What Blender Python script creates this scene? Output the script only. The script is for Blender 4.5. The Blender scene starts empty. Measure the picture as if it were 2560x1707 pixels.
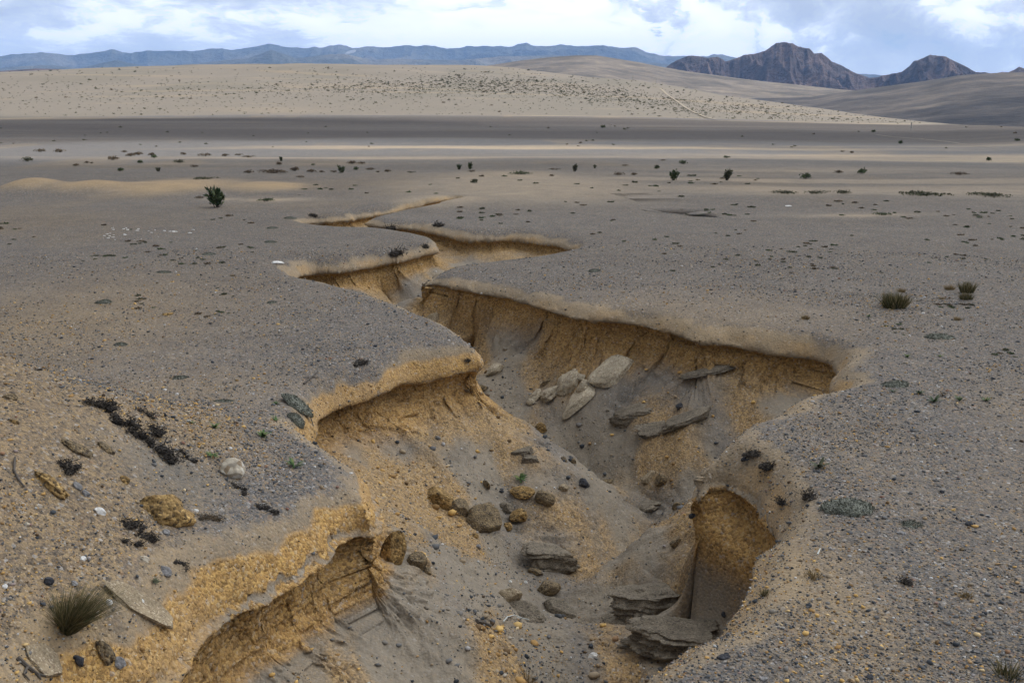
import bpy, math, random
import numpy as np
from mathutils import Vector, Matrix

random.seed(7)
RNG = np.random.default_rng(7)
SC = bpy.context.scene
COL = SC.collection
R = math.radians

# ------------------------------------------------------------------ camera
W0, H0 = 2560.0, 1707.0
FPX = 2560.0 * 35.0 / 36.0
CAMZ = 3.0
HOR = 255.0
PITCH = math.atan((H0 / 2 - HOR) / FPX)
cam_d = bpy.data.cameras.new("camera")
cam_d.lens = 35.0
cam_d.sensor_width = 36.0
cam_d.clip_start = 0.1
cam_d.clip_end = 60000.0
cam = bpy.data.objects.new("camera", cam_d)
COL.objects.link(cam)
cam.location = (0, 0, CAMZ)
cam.rotation_euler = (math.pi / 2 - PITCH, 0, 0)
SC.camera = cam
cam_d.dof.use_dof = False


def ray(px, py):
    a, b = (px - W0 / 2) / FPX, -(py - H0 / 2) / FPX
    cp, sp = math.cos(PITCH), math.sin(PITCH)
    return Vector((a, cp + b * sp, -sp + b * cp))


def G(px, py, z=0.0):
    """point of the level z that is seen in the photo at px, py"""
    d = ray(px, py)
    k = (z - CAMZ) / d.z
    return d.x * k, d.y * k


def elev(px, py):
    d = ray(px, py)
    return d.z / math.hypot(d.x, d.y), math.atan2(d.x, d.y)


# ------------------------------------------------------------------ noise
def _hash(ix, iy, seed):
    h = (ix.astype(np.int64) * 374761393 + iy.astype(np.int64) * 668265263 + seed * 974634777) & 0xFFFFFFFF
    h = ((h ^ (h >> 13)) * 1274126177) & 0xFFFFFFFF
    return ((h ^ (h >> 16)) & 0xFFFF).astype(np.float32) / 65535.0


def vnoise(x, y, seed=0):
    xf, yf = np.floor(x), np.floor(y)
    fx, fy = (x - xf).astype(np.float32), (y - yf).astype(np.float32)
    ix, iy = xf.astype(np.int64), yf.astype(np.int64)
    fx = fx * fx * fx * (fx * (fx * 6 - 15) + 10)
    fy = fy * fy * fy * (fy * (fy * 6 - 15) + 10)
    a, b = _hash(ix, iy, seed), _hash(ix + 1, iy, seed)
    c, d = _hash(ix, iy + 1, seed), _hash(ix + 1, iy + 1, seed)
    return (a + (b - a) * fx) * (1 - fy) + (c + (d - c) * fx) * fy


def fbm(x, y, seed=0, o=4, gain=0.5):
    """about -1 .. 1"""
    s, a, n = 0.0, 1.0, 0.0
    for k in range(o):
        s = s + a * (vnoise(x * 2 ** k + 17.3 * k, y * 2 ** k - 9.1 * k, seed + k) * 2 - 1)
        n += a
        a *= gain
    return s / n * 1.4


def ridged(x, y, seed=0, o=4):
    s, a, n = 0.0, 1.0, 0.0
    for k in range(o):
        v = 1 - np.abs(vnoise(x * 2 ** k + 5.3 * k, y * 2 ** k + 3.7 * k, seed + k) * 2 - 1)
        s = s + a * v * v
        n += a
        a *= 0.5
    return s / n


def sstep(a, b, x):
    t = np.clip((x - a) / (b - a), 0, 1)
    return t * t * (3 - 2 * t)


# ------------------------------------------------------------------ node helpers
class NT:
    def __init__(s, tree):
        s.t = tree
        s.n = tree.nodes
        s.l = tree.links
        s.n.clear()

    def add(s, typ, props=None, **ins):
        nd = s.n.new(typ)
        for k, v in (props or {}).items():
            setattr(nd, k, v)
        for k, v in ins.items():
            key = int(k[1:]) if k[0] == "i" and k[1:].isdigit() else k.replace("_", " ")
            sock = nd.inputs[key]
            if isinstance(v, bpy.types.NodeSocket):
                s.l.new(v, sock)
            else:
                sock.default_value = v
        return nd

    def math(s, op, a, b=0.0, clamp=False):
        return s.add("ShaderNodeMath", {"operation": op, "use_clamp": clamp}, i0=a, i1=b).outputs[0]

    def mix(s, f, a, b, mode="MIX"):
        nd = s.add("ShaderNodeMix", {"data_type": "RGBA", "blend_type": mode})
        for sock, v in ((nd.inputs[0], f), (nd.inputs[6], a), (nd.inputs[7], b)):
            if isinstance(v, bpy.types.NodeSocket):
                s.l.new(v, sock)
            elif sock.type == "RGBA":
                sock.default_value = (*v[:3], 1.0)
            else:
                sock.default_value = v
        return nd.outputs[2]

    def ramp(s, f, stops, interp="LINEAR"):
        nd = s.add("ShaderNodeValToRGB")
        cr = nd.color_ramp
        cr.interpolation = interp
        while len(cr.elements) < len(stops):
            cr.elements.new(0.5)
        for e, (p, c) in zip(cr.elements, stops):
            e.position = p
            e.color = (*c, 1.0) if len(c) == 3 else c
        s.l.new(f, nd.inputs[0])
        return nd.outputs[0]

    def attr(s, name, out="Color"):
        return s.add("ShaderNodeAttribute", {"attribute_name": name}).outputs[out]

    def noise(s, vec, scale, detail=3.0, rough=0.5, out=0):
        return s.add("ShaderNodeTexNoise", None, Vector=vec, Scale=scale, Detail=detail, Roughness=rough).outputs[out]

    def voro(s, vec, scale, feature="F1", rand=1.0):
        return s.add("ShaderNodeTexVoronoi", {"feature": feature}, Vector=vec, Scale=scale, Randomness=rand)


def material(name):
    m = bpy.data.materials.new(name)
    m.use_nodes = True
    return m, NT(m.node_tree)


def finish(t, color, rough=0.9, bump=None, bump_d=0.01, bump_s=1.0, spec=0.25, extra=None):
    b = t.add("ShaderNodeBsdfPrincipled", None, Roughness=rough)
    b.inputs["Specular IOR Level"].default_value = spec
    if isinstance(color, bpy.types.NodeSocket):
        t.l.new(color, b.inputs["Base Color"])
    else:
        b.inputs["Base Color"].default_value = (*color, 1)
    if bump is not None:
        bn = t.add("ShaderNodeBump", None, Strength=bump_s, Distance=bump_d, Height=bump)
        t.l.new(bn.outputs[0], b.inputs["Normal"])
    o = t.add("ShaderNodeOutputMaterial")
    t.l.new(b.outputs[0], o.inputs["Surface"])
    return b


GRAVEL = [(0.0, (0.02, 0.024, 0.03)), (0.16, (0.055, 0.06, 0.066)), (0.34, (0.105, 0.104, 0.104)), (0.54, (0.145, 0.138, 0.130)),
          (0.70, (0.19, 0.168, 0.138)), (0.83, (0.26, 0.20, 0.13)), (0.91, (0.33, 0.21, 0.10)), (0.945, (0.20, 0.10, 0.07)),
          (0.97, (0.33, 0.33, 0.32)), (1.0, (0.60, 0.58, 0.55))]
ORANGE = [(0.0, (0.055, 0.035, 0.02)), (0.16, (0.15, 0.09, 0.038)), (0.36, (0.31, 0.18, 0.065)), (0.60, (0.46, 0.275, 0.09)),
          (0.85, (0.56, 0.36, 0.125)), (0.96, (0.5, 0.4, 0.26)), (1.0, (0.3, 0.28, 0.26))]


def ground_material():
    m, t = material("volcanic_ground")
    pos = t.add("ShaderNodeNewGeometry").outputs["Position"]
    col = t.attr("albedo")
    k = t.attr("grains", "Color")
    sep = t.add("ShaderNodeSeparateColor", None, Color=k)
    amt, org, far = sep.outputs[0], sep.outputs[1], sep.outputs[2]
    # three sizes of grain: a coarse pebble, a small one and grit
    v1 = t.voro(pos, 17.0)
    v2 = t.voro(pos, 40.0)
    v3 = t.voro(pos, 90.0)
    r1 = t.add("ShaderNodeSeparateColor", None, Color=v1.outputs["Color"]).outputs[0]
    r2 = t.add("ShaderNodeSeparateColor", None, Color=v2.outputs["Color"]).outputs[1]
    r3 = t.add("ShaderNodeSeparateColor", None, Color=v3.outputs["Color"]).outputs[2]
    g2, g3 = t.ramp(r2, GRAVEL), t.ramp(r3, GRAVEL)
    g1 = t.ramp(r1, GRAVEL)
    o2, o3 = t.ramp(r2, ORANGE), t.ramp(r3, ORANGE)
    big = t.math("LESS_THAN", v1.outputs["Distance"], 0.30)
    bigsel = t.math("MULTIPLY", big, t.math("GREATER_THAN", t.add("ShaderNodeSeparateColor", None, Color=v1.outputs["Color"]).outputs[1], 0.55))
    half = t.math("GREATER_THAN", t.noise(pos, 9.0, 2), 0.5)
    grav = t.mix(0.5, g2, g3)
    grav = t.mix(bigsel, grav, g1)
    oran = t.mix(0.35, o2, o3)
    oran = t.mix(t.math("MULTIPLY", bigsel, 0.5), oran, t.ramp(r1, ORANGE))
    speck = t.mix(org, grav, oran)
    # grain colours drift towards the colour of the sheet they lie on
    speck = t.mix(0.22, speck, col)
    c = t.mix(amt, col, speck)
    n = t.noise(pos, 1.3, 5, 0.6)
    c = t.mix(1.0, c, t.ramp(n, [(0.25, (0.86, 0.86, 0.88)), (0.75, (1.12, 1.1, 1.07))]), "MULTIPLY")
    hgt = t.math("ADD", t.math("MULTIPLY", t.math("SUBTRACT", 0.6, v2.outputs["Distance"]), 0.6),
                 t.math("MULTIPLY", t.math("MULTIPLY", t.math("SUBTRACT", 0.45, v1.outputs["Distance"], True), bigsel), 3.0))
    hgt = t.math("ADD", hgt, t.math("MULTIPLY", t.noise(pos, 45.0, 3, 0.65), 0.9))
    hgt = t.math("MULTIPLY", hgt, t.math("ADD", t.math("MULTIPLY", amt, 0.8), 0.2))
    finish(t, c, 0.95, hgt, 0.018, 1.0, 0.15)
    return m


def new_mesh(name, verts, faces, mat=None, smooth=True):
    me = bpy.data.meshes.new(name)
    verts = np.asarray(verts, np.float32)
    if isinstance(faces, np.ndarray):
        n, k = faces.shape
        me.vertices.add(len(verts))
        me.vertices.foreach_set("co", verts.ravel())
        me.loops.add(n * k)
        me.loops.foreach_set("vertex_index", faces.astype(np.int32).ravel())
        me.polygons.add(n)
        me.polygons.foreach_set("loop_start", np.arange(0, n * k, k, dtype=np.int32))
        me.update(calc_edges=True)
        me.validate()
    else:
        me.from_pydata([tuple(v) for v in verts.tolist()], [], faces)
    if smooth:
        me.polygons.foreach_set("use_smooth", np.ones(len(me.polygons), bool))
    if mat:
        me.materials.append(mat)
    return me


def link(name, me, parent=None, loc=None):
    o = bpy.data.objects.new(name, me)
    COL.objects.link(o)
    if parent:
        o.parent = parent
    if loc is not None:
        o.location = loc
    return o


def tag(o, label=None, cat=None, group=None, kind=None):
    if label:
        o["label"] = label
    if cat:
        o["category"] = cat
    if group:
        o["group"] = group
    if kind:
        o["kind"] = kind
    return o


def set_color(me, name, arr):
    a = me.attributes.new(name, "FLOAT_COLOR", "POINT")
    buf = np.ones((len(me.vertices), 4), np.float32)
    buf[:, : arr.shape[1]] = arr
    a.data.foreach_set("color", buf.ravel())


def grid_faces(nr, nc, wrap=False):
    r = np.arange(nr - 1)[:, None]
    c = np.arange(nc if wrap else nc - 1)[None, :]
    c2 = (c + 1) % nc
    a = r * nc + c
    b = r * nc + c2
    d = (r + 1) * nc + c
    e = (r + 1) * nc + c2
    return np.stack([a, b, e, d], -1).reshape(-1, 4)


# ------------------------------------------------------------------ gully outline
LIP, SIL = -0.30, -0.06
LEFT = [(210, 1830, LIP), (382, 1702, LIP), (440, 1648, LIP), (480, 1604, LIP), (515, 1556, LIP), (613, 1494, LIP), (694, 1452, LIP), (810, 1384, LIP), (885, 1316, LIP),
        (926, 1282, -.15), (934, 1240, SIL), (923, 1206, SIL), (899, 1170, SIL), (863, 1139, SIL), (822, 1116, SIL), (790, 1096, SIL),
        (778, 1066, -.1), (795, 1036, -.2), (830, 1020, LIP), (884, 1005, LIP), (968, 979, LIP), (1044, 956, LIP), (1121, 937, LIP), (1167, 922, LIP),
        (1200, 897, -.2), (1218, 874, -.1), (1210, 862, SIL), (1186, 845, SIL), (1140, 820, SIL), (1082, 793, SIL), (1025, 770, SIL),
        (975, 752, SIL), (929, 734, SIL), (864, 719, SIL), (826, 706, SIL), (784, 699, SIL), (752, 695, -.08), (740, 688, -.15),
        (775, 688, LIP), (849, 676, LIP), (952, 660, LIP), (1006, 649, LIP), (1078, 631, LIP), (1100, 613, -.1), (1091, 598, SIL),
        (1061, 588, SIL), (1006, 580, SIL), (952, 573, SIL), (903, 569, SIL), (816, 565, SIL), (760, 553, -.08),
        (790, 552, -.2), (816, 552, -.2), (868, 546, -.15), (884, 542, SIL), (881, 538, -.1), (947, 532, -.15), (1000, 524, -.1), (1070, 514, SIL),
        (1137, 504, SIL)]
RIGHT = [(1152, 507, SIL), (1100, 518, SIL), (1023, 527, SIL), (975, 536, SIL), (930, 546, SIL), (912, 555, -.1), (915, 565, LIP), (957, 574, LIP),
         (1034, 581, LIP), (1088, 592, LIP), (1170, 600, LIP), (1280, 604, LIP), (1362, 611, LIP), (1444, 614, -.1), (1427, 622, SIL),
         (1350, 636, SIL), (1236, 650, SIL), (1159, 658, SIL), (1105, 672, SIL), (1056, 697, -.1), (1083, 707, LIP), (1140, 717, LIP), (1217, 731, LIP),
         (1293, 746, LIP), (1331, 761, LIP), (1362, 773, LIP), (1408, 790, LIP), (1465, 803, LIP), (1532, 808, LIP), (1604, 821, LIP),
         (1668, 836, LIP), (1710, 849, LIP), (1744, 864, LIP), (1817, 869, LIP), (1859, 875, LIP), (1944, 888, LIP), (2008, 893, LIP),
         (2067, 909, LIP), (2098, 924, -.2), (2078, 950, -.2), (2092, 970, -.1), (2072, 982, SIL), (1987, 1006, SIL), (1923, 1036, SIL),
         (1838, 1070, SIL), (1795, 1100, SIL), (1761, 1138, SIL), (1744, 1166, -.1), (1756, 1192, -.2), (1790, 1208, LIP), (1821, 1222, LIP), (1859, 1236, LIP),
         (1898, 1254, LIP), (1936, 1290, -.15), (1930, 1330, SIL), (1905, 1372, SIL), (1887, 1410, SIL), (1876, 1450, SIL), (1864, 1486, SIL),
         (1838, 1526, SIL), (1802, 1568, SIL), (1764, 1610, SIL), (1725, 1639, SIL), (1690, 1662, SIL), (1620, 1712, SIL), (1500, 1820, SIL)]


# how the bank looks along its course: shoulder, wall, overhang
STYLE = [((1056, 697), .5, .4, .0, .18),
         ((382, 1702), 1.0, 1.2, 0.0, 1.0),
         ((613, 1494), 1.0, 1.2, 0.0, 1.0),
         ((810, 1384), 1.0, 1.15, 0.0, 1.0),
         ((932, 1270), 0.9, 1.15, 0.0, 1.0),
         ((880, 1150), 0.7, 0.8, 0.5, 0.95),
         ((786, 1080), 1.0, 0.6, 0.5, 0.95),
         ((884, 1005), 1.15, 0.6, 1.7, 0.95),
         ((1044, 956), 1.15, 0.6, 1.7, 0.95),
         ((1167, 925), 1.0, 0.8, 1.0, 0.95),
         ((1140, 818), 0.6, 0.8, 0.5, 0.18),
         ((900, 726), 0.6, 0.8, 0.5, 0.18),
         ((775, 688), 1.1, 0.8, 1.5, 0.18),
         ((952, 660), 1.1, 0.8, 1.5, 0.18),
         ((1095, 620), 0.8, 0.7, 0.8, 0.18),
         ((950, 572), 0.5, 0.6, 0.5, 0.18),
         ((840, 552), 0.8, 0.6, 0.8, 0.18),
         ((1050, 520), 0.7, 0.4, 0.5, 0.18),
         ((1034, 580), 0.7, 0.9, 1.0, 0.18),
         ((1280, 604), 0.7, 0.7, 0.8, 0.18),
         ((1400, 620), 0.6, 0.4, 0.3, 0.18),
         ((1159, 658), 0.5, 0.6, 0.3, 0.18),
         ((1083, 707), 0.45, 0.5, 0.9, 0.18),
         ((1293, 746), 0.5, 0.62, 1.0, 0.18),
         ((1465, 803), 0.55, 0.62, 1.5, 0.18),
         ((1604, 821), 0.6, 0.62, 1.5, 0.18),
         ((1744, 864), 0.68, 0.62, 1.3, 0.18),
         ((1859, 875), 0.78, 0.62, 1.1, 0.3),
         ((2008, 893), 0.9, 0.62, 1.0, 0.3),
         ((2090, 930), 0.9, 0.62, 0.8, 0.3),
         ((2085, 965), 0.8, 0.6, 0.4, 0.3),
         ((1923, 1036), 0.6, 0.7, 0.3, 0.18),
         ((1761, 1138), 0.9, 1.3, 0.2, 0.22),
         ((1760, 1195), 1.15, 1.4, 0.10, 0.22),
         ((1859, 1236), 1.2, 1.5, 0.5, 0.22),
         ((1932, 1290), 0.9, 1.5, 0.6, 0.22),
         ((1876, 1450), 0.6, 1.6, 0.8, 0.22),
         ((1764, 1610), 0.5, 1.6, 0.8, 0.22),
         ((1500, 1820), 0.5, 1.2, 0.6, 0.18)]
_sp = np.array([G(q[0][0], q[0][1], -.25) for q in STYLE])
_sv = np.array([q[1:] for q in STYLE])




def lip_level(px, py, v):
    """height of a traced rim point: the shoulder of that stretch of bank, or the plain's edge"""
    if v == SIL:
        return v
    a = np.array([q[0] for q in STYLE], float)
    w = np.exp(-((a - (px, py)) ** 2).sum(1) / 70.0 ** 2) + 1e-12
    sh = (w * _sv[:, 0]).sum() / w.sum()
    k = np.interp(G(px, py)[1], [0, 14, 20, 30, 45], [1.0, 1.0, 0.85, 0.62, 0.35])
    return -(0.36 * sh * k + 0.01) * v / LIP


def smooth_closed(p, step):
    """Catmull-Rom through the traced points, then even steps"""
    p = np.array(p)
    n = len(p)
    out = []
    for i in range(n):
        a, b, c, d = p[i - 1], p[i], p[(i + 1) % n], p[(i + 2) % n]
        k = max(2, int(np.linalg.norm(c - b) / step))
        for t in np.arange(k) / k:
            out.append(0.5 * ((2 * b) + (c - a) * t + (2 * a - 5 * b + 4 * c - d) * t * t + (3 * b - a - 3 * c + d) * t ** 3))
    return np.array(out)




def mound(x, y):
    """the bank that climbs to the left of the near block"""
    d = -x - 1.95 + 0.12 * fbm(x * 0.5, y * 0.5, 31, 3)
    h = 0.64 * (np.sqrt(d * d + 0.08) + d) * 0.5
    h = 1.7 * np.tanh(h / 1.7)
    return h * sstep(10.2, 7.0, y + 0.15 * fbm(x * 0.7, y * 0.7, 33, 2)) * sstep(-1.0, 3.5, y)


def rim_point(px, py, v):
    lv = lip_level(px, py, v)
    x, y = G(px, py, lv)
    for _ in range(6):
        x, y = G(px, py, lv + float(mound(np.array([x]), np.array([y]))[0]))
    if v > -0.12:                                   # a brow that hides its own edge: the edge lies a little beyond it
        k = np.interp(y, [0, 14, 20, 30, 45], [1.0, 1.0, 0.85, 0.62, 0.35]) * (0.22 if v == SIL else 0.10) / math.hypot(x, y)
        x, y = x + x * k, y + y * k
    return x, y


rim0 = [rim_point(*q) for q in LEFT] + [rim_point(*q) for q in RIGHT] + [(0.3, 2.6), (-0.6, 2.2), (-1.5, 3.0)]
RIM = smooth_closed(rim0, 0.12)
# soften corners a little
for _ in range(1):
    RIM = 0.5 * RIM + 0.25 * (np.roll(RIM, 1, 0) + np.roll(RIM, -1, 0))
seg = np.roll(RIM, -1, 0) - RIM
ulen = np.concatenate([[0], np.cumsum(np.linalg.norm(seg, axis=1))])[:-1]
nrm = np.stack([seg[:, 1], -seg[:, 0]], 1) / np.maximum(np.linalg.norm(seg, axis=1), 1e-6)[:, None]
wob = fbm(ulen * 1.7, ulen * 0 + 3.1, 11, 4) * 0.050 + fbm(ulen * 5.0, ulen * 0 + 8.1, 15, 3) * 0.026
RIM = RIM + nrm * wob[:, None]
seg = np.roll(RIM, -1, 0) - RIM
seglen = np.maximum(np.linalg.norm(seg, axis=1), 1e-6)
ulen = np.concatenate([[0], np.cumsum(seglen)])[:-1]


def rim_field(x, y):
    """signed distance (inside +), inward direction, arc position"""
    n = len(x)
    D = np.full(n, 1e9, np.float32)
    NX = np.zeros(n, np.float32)
    NY = np.zeros(n, np.float32)
    U = np.zeros(n, np.float32)
    inside = np.zeros(n, bool)
    for i in range(len(RIM)):
        ax, ay = np.float32(RIM[i, 0]), np.float32(RIM[i, 1])
        bx, by = np.float32(RIM[(i + 1) % len(RIM), 0]), np.float32(RIM[(i + 1) % len(RIM), 1])
        dx, dy = bx - ax, by - ay
        L2 = dx * dx + dy * dy + 1e-12
        px, py = x - ax, y - ay
        t = np.clip((px * dx + py * dy) / L2, 0, 1)
        qx, qy = px - t * dx, py - t * dy
        d2 = qx * qx + qy * qy
        m = d2 < D
        D[m] = d2[m]
        NX[m] = qx[m]
        NY[m] = qy[m]
        U[m] = (ulen[i] + t * seglen[i])[m]
        if ay != by:
            c = ((ay > y) != (by > y)) & (x < dx * (y - ay) / (by - ay) + ax)
            inside ^= c
    D = np.sqrt(D)
    s = np.where(inside, 1.0, -1.0).astype(np.float32)
    inv = s / np.maximum(D, 1e-5)
    return D * s, NX * inv, NY * inv, U


# ------------------------------------------------------------------ terrain heights
CREST = [(-900, 230, 700), (-400, 200, 700), (0, 185, 700), (200, 178, 700), (500, 168, 700), (640, 166, 700), (1000, 172, 700), (1200, 178, 700),
         (1300, 183, 680), (1600, 205, 600), (1800, 240, 450), (2000, 270, 300), (2200, 295, 200), (2400, 317, 130), (2560, 325, 112), (2900, 330, 105), (3400, 332, 100)]
_caz = np.array([elev(p[0], p[1])[1] for p in CREST])
_cel = np.array([elev(p[0], p[1])[0] for p in CREST])
_crc = np.array([p[2] for p in CREST], float)


def far_height(r, az):
    e = np.interp(az, _caz, _cel)
    rc = np.interp(az, _caz, _crc)
    zc = CAMZ + rc * e
    r0 = np.minimum(95.0, rc * 0.6)
    u = (r - r0) / (rc - r0)
    uc = np.clip(u, 0, 1)
    S = uc * uc * (3 - 2 * uc) * 0.55 + 0.45 * uc ** 1.4 * (2.4 - 1.4 * uc)
    z = zc * np.clip(S, 0, 1.0)
    over = np.maximum(r - rc, 0)
    z = z - over * np.clip(over / 150.0, 0, 1) * 0.075
    return z


HUMMOCK = [((80, 473), 1.0, 0.40), ((225, 474), 1.1, 0.27), ((430, 469), 2.2, 0.16), ((660, 470), 1.3, 0.12), ((1320, 470), 5.0, 0.12), ((1100, 508), 1.5, 0.1)]


def plateau(x, y):
    r = np.hypot(x, y)
    az = np.arctan2(x, y)
    z = far_height(r, az)
    near = sstep(260, 60, r)
    z = z + 0.05 * fbm(x * 0.16, y * 0.16, 3, 3) * near * sstep(3, 9, r) + 0.015 * fbm(x * 0.9, y * 0.9, 4, 3) * sstep(120, 20, r)
    z = z + 0.25 * fbm(x * 0.03, y * 0.03, 8, 3) * sstep(25, 60, r) * sstep(170, 90, r)
    z = z + 2.2 * fbm(x * 0.008, y * 0.008, 5, 4) * sstep(160, 420, r) * sstep(740, 560, r)
    z = z + 0.010 * fbm(x * 4.5, y * 4.5, 6, 3) * sstep(30, 10, r) + 0.012 * fbm(x * 1.7, y * 1.7, 7, 3) * mound(x, y) * 4
    for (c, s, h) in HUMMOCK:
        cx, cy = G(*c)
        z = z + h * np.exp(-(((x - cx) / s) ** 2 + ((y - cy) / (s * 1.6)) ** 2))
    z = z + mound(x, y)
    return z


# profile of the bank: run t along the surface -> offset s from the rim, height from three drops
PT = np.array([-9.0, -0.62, -0.36, -0.24, -0.14, -0.05, 0.01, 0.045, 0.10, 0.135, 0.17, 0.25, 0.34, 0.43, 0.62, 0.85, 1.15, 1.6, 9.0])
PS = np.array([-9.0, -0.62, -0.34, -0.21, -0.13, -0.065, -0.02, 0.0, -0.012, -0.08, -0.14, -0.165, -0.13, -0.06, 0.33, 0.75, 1.15, 1.6, 9.0])
F1 = np.array([0, 0, .06, .20, .43, .70, .86, 1.0, 1.0, 1.0, 1, 1, 1, 1, 1, 1, 1, 1, 1.0])
F2 = np.array([0, 0, 0, 0, 0, 0, 0, 0, .02, .07, .14, .42, .75, 1, 1, 1, 1, 1, 1.0])
FC = np.array([0, 0, 0, 0, 0, 0, 0, 0, 1, 1, 1, 1, 1, 1, 1, 1, 1, 1, 1.0])
def style(x, y):
    """shoulder, wall, overhang, orange share of the bank near these points"""
    out = np.empty((len(x), 4), np.float32)
    for a in range(0, len(x), 100000):
        b = slice(a, a + 100000)
        w = ((x[b, None] - _sp[None, :, 0]) ** 2 + (y[b, None] - _sp[None, :, 1]) ** 2) / (0.40 + 0.045 * np.abs(y[b, None])) ** 2
        w = np.exp(-np.minimum(w, 60)) + 1e-9 / (1 + w)
        out[b] = (w @ _sv) / w.sum(1, keepdims=True)
    return out


# line of the stream bed, with its depth
BED = [(1700, 1900, -2.5), (1650, 1720, -2.45), (1590, 1660, -2.42), (1490, 1600, -2.36), (1450, 1530, -2.30), (1480, 1450, -2.24), (1570, 1380, -2.18), (1645, 1320, -2.13), (1610, 1275, -2.08), (1480, 1200, -2.05), (1330, 1120, -1.95),
       (1220, 1040, -1.8), (1150, 965, -1.6), (1130, 905, -1.42), (1090, 850, -1.25), (1020, 785, -1.1), (960, 735, -1.05), (965, 705, -1.0), (1060, 668, -.9), (1120, 645, -.85), (1170, 625, -.8),
       (1110, 605, -.72), (1010, 590, -.62), (890, 566, -.55), (865, 552, -.5), (920, 540, -.4), (1000, 528, -.3), (1120, 508, -.12)]
BED3 = [(*G(*q), q[2]) for q in BED]
# crests of the loose fans between the hollows
FANS = [([(1150, 1003, -.70), (1250, 1066, -1.05), (1400, 1146, -1.45), (1560, 1225, -1.82), (1640, 1272, -2.08)], .62),
        ([(1672, 858, -.60), (1560, 912, -.95), (1400, 1000, -1.38), (1250, 1085, -1.80)], .50),
        ([(1372, 792, -.44), (1290, 812, -.70), (1190, 850, -1.05), (1120, 890, -1.35)], .55),
        ([(1010, 735, -.45), (960, 760, -.70)], .5),
        ([(1850, 1400, -1.15), (1720, 1400, -1.45), (1580, 1410, -1.80)], .55)]
FANS3 = [([(*G(*q), q[2]) for q in f], sl) for f, sl in FANS]


def line_field(x, y, pts):
    """distance to a line of points and the height carried by the nearest one"""
    D = np.full(len(x), 1e9, np.float32)
    Zq = np.zeros(len(x), np.float32)
    for (ax, ay, az_), (bx, by, bz) in zip(pts[:-1], pts[1:]):
        dx, dy = bx - ax, by - ay
        t = np.clip(((x - ax) * dx + (y - ay) * dy) / (dx * dx + dy * dy), 0, 1)
        d = np.hypot(x - ax - t * dx, y - ay - t * dy)
        m = d < D
        D[m] = d[m]
        Zq[m] = (az_ + t * (bz - az_))[m]
    return D, Zq


def smooth_interp(x, xp, fp):
    w = 0.016
    return (np.interp(x - w, xp, fp) + 2 * np.interp(x, xp, fp) + np.interp(x + w, xp, fp)) / 4


def size_at(y):
    return np.interp(y, [0, 14, 20, 30, 45], [1.0, 1.0, 0.85, 0.62, 0.35]).astype(np.float32)


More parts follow.
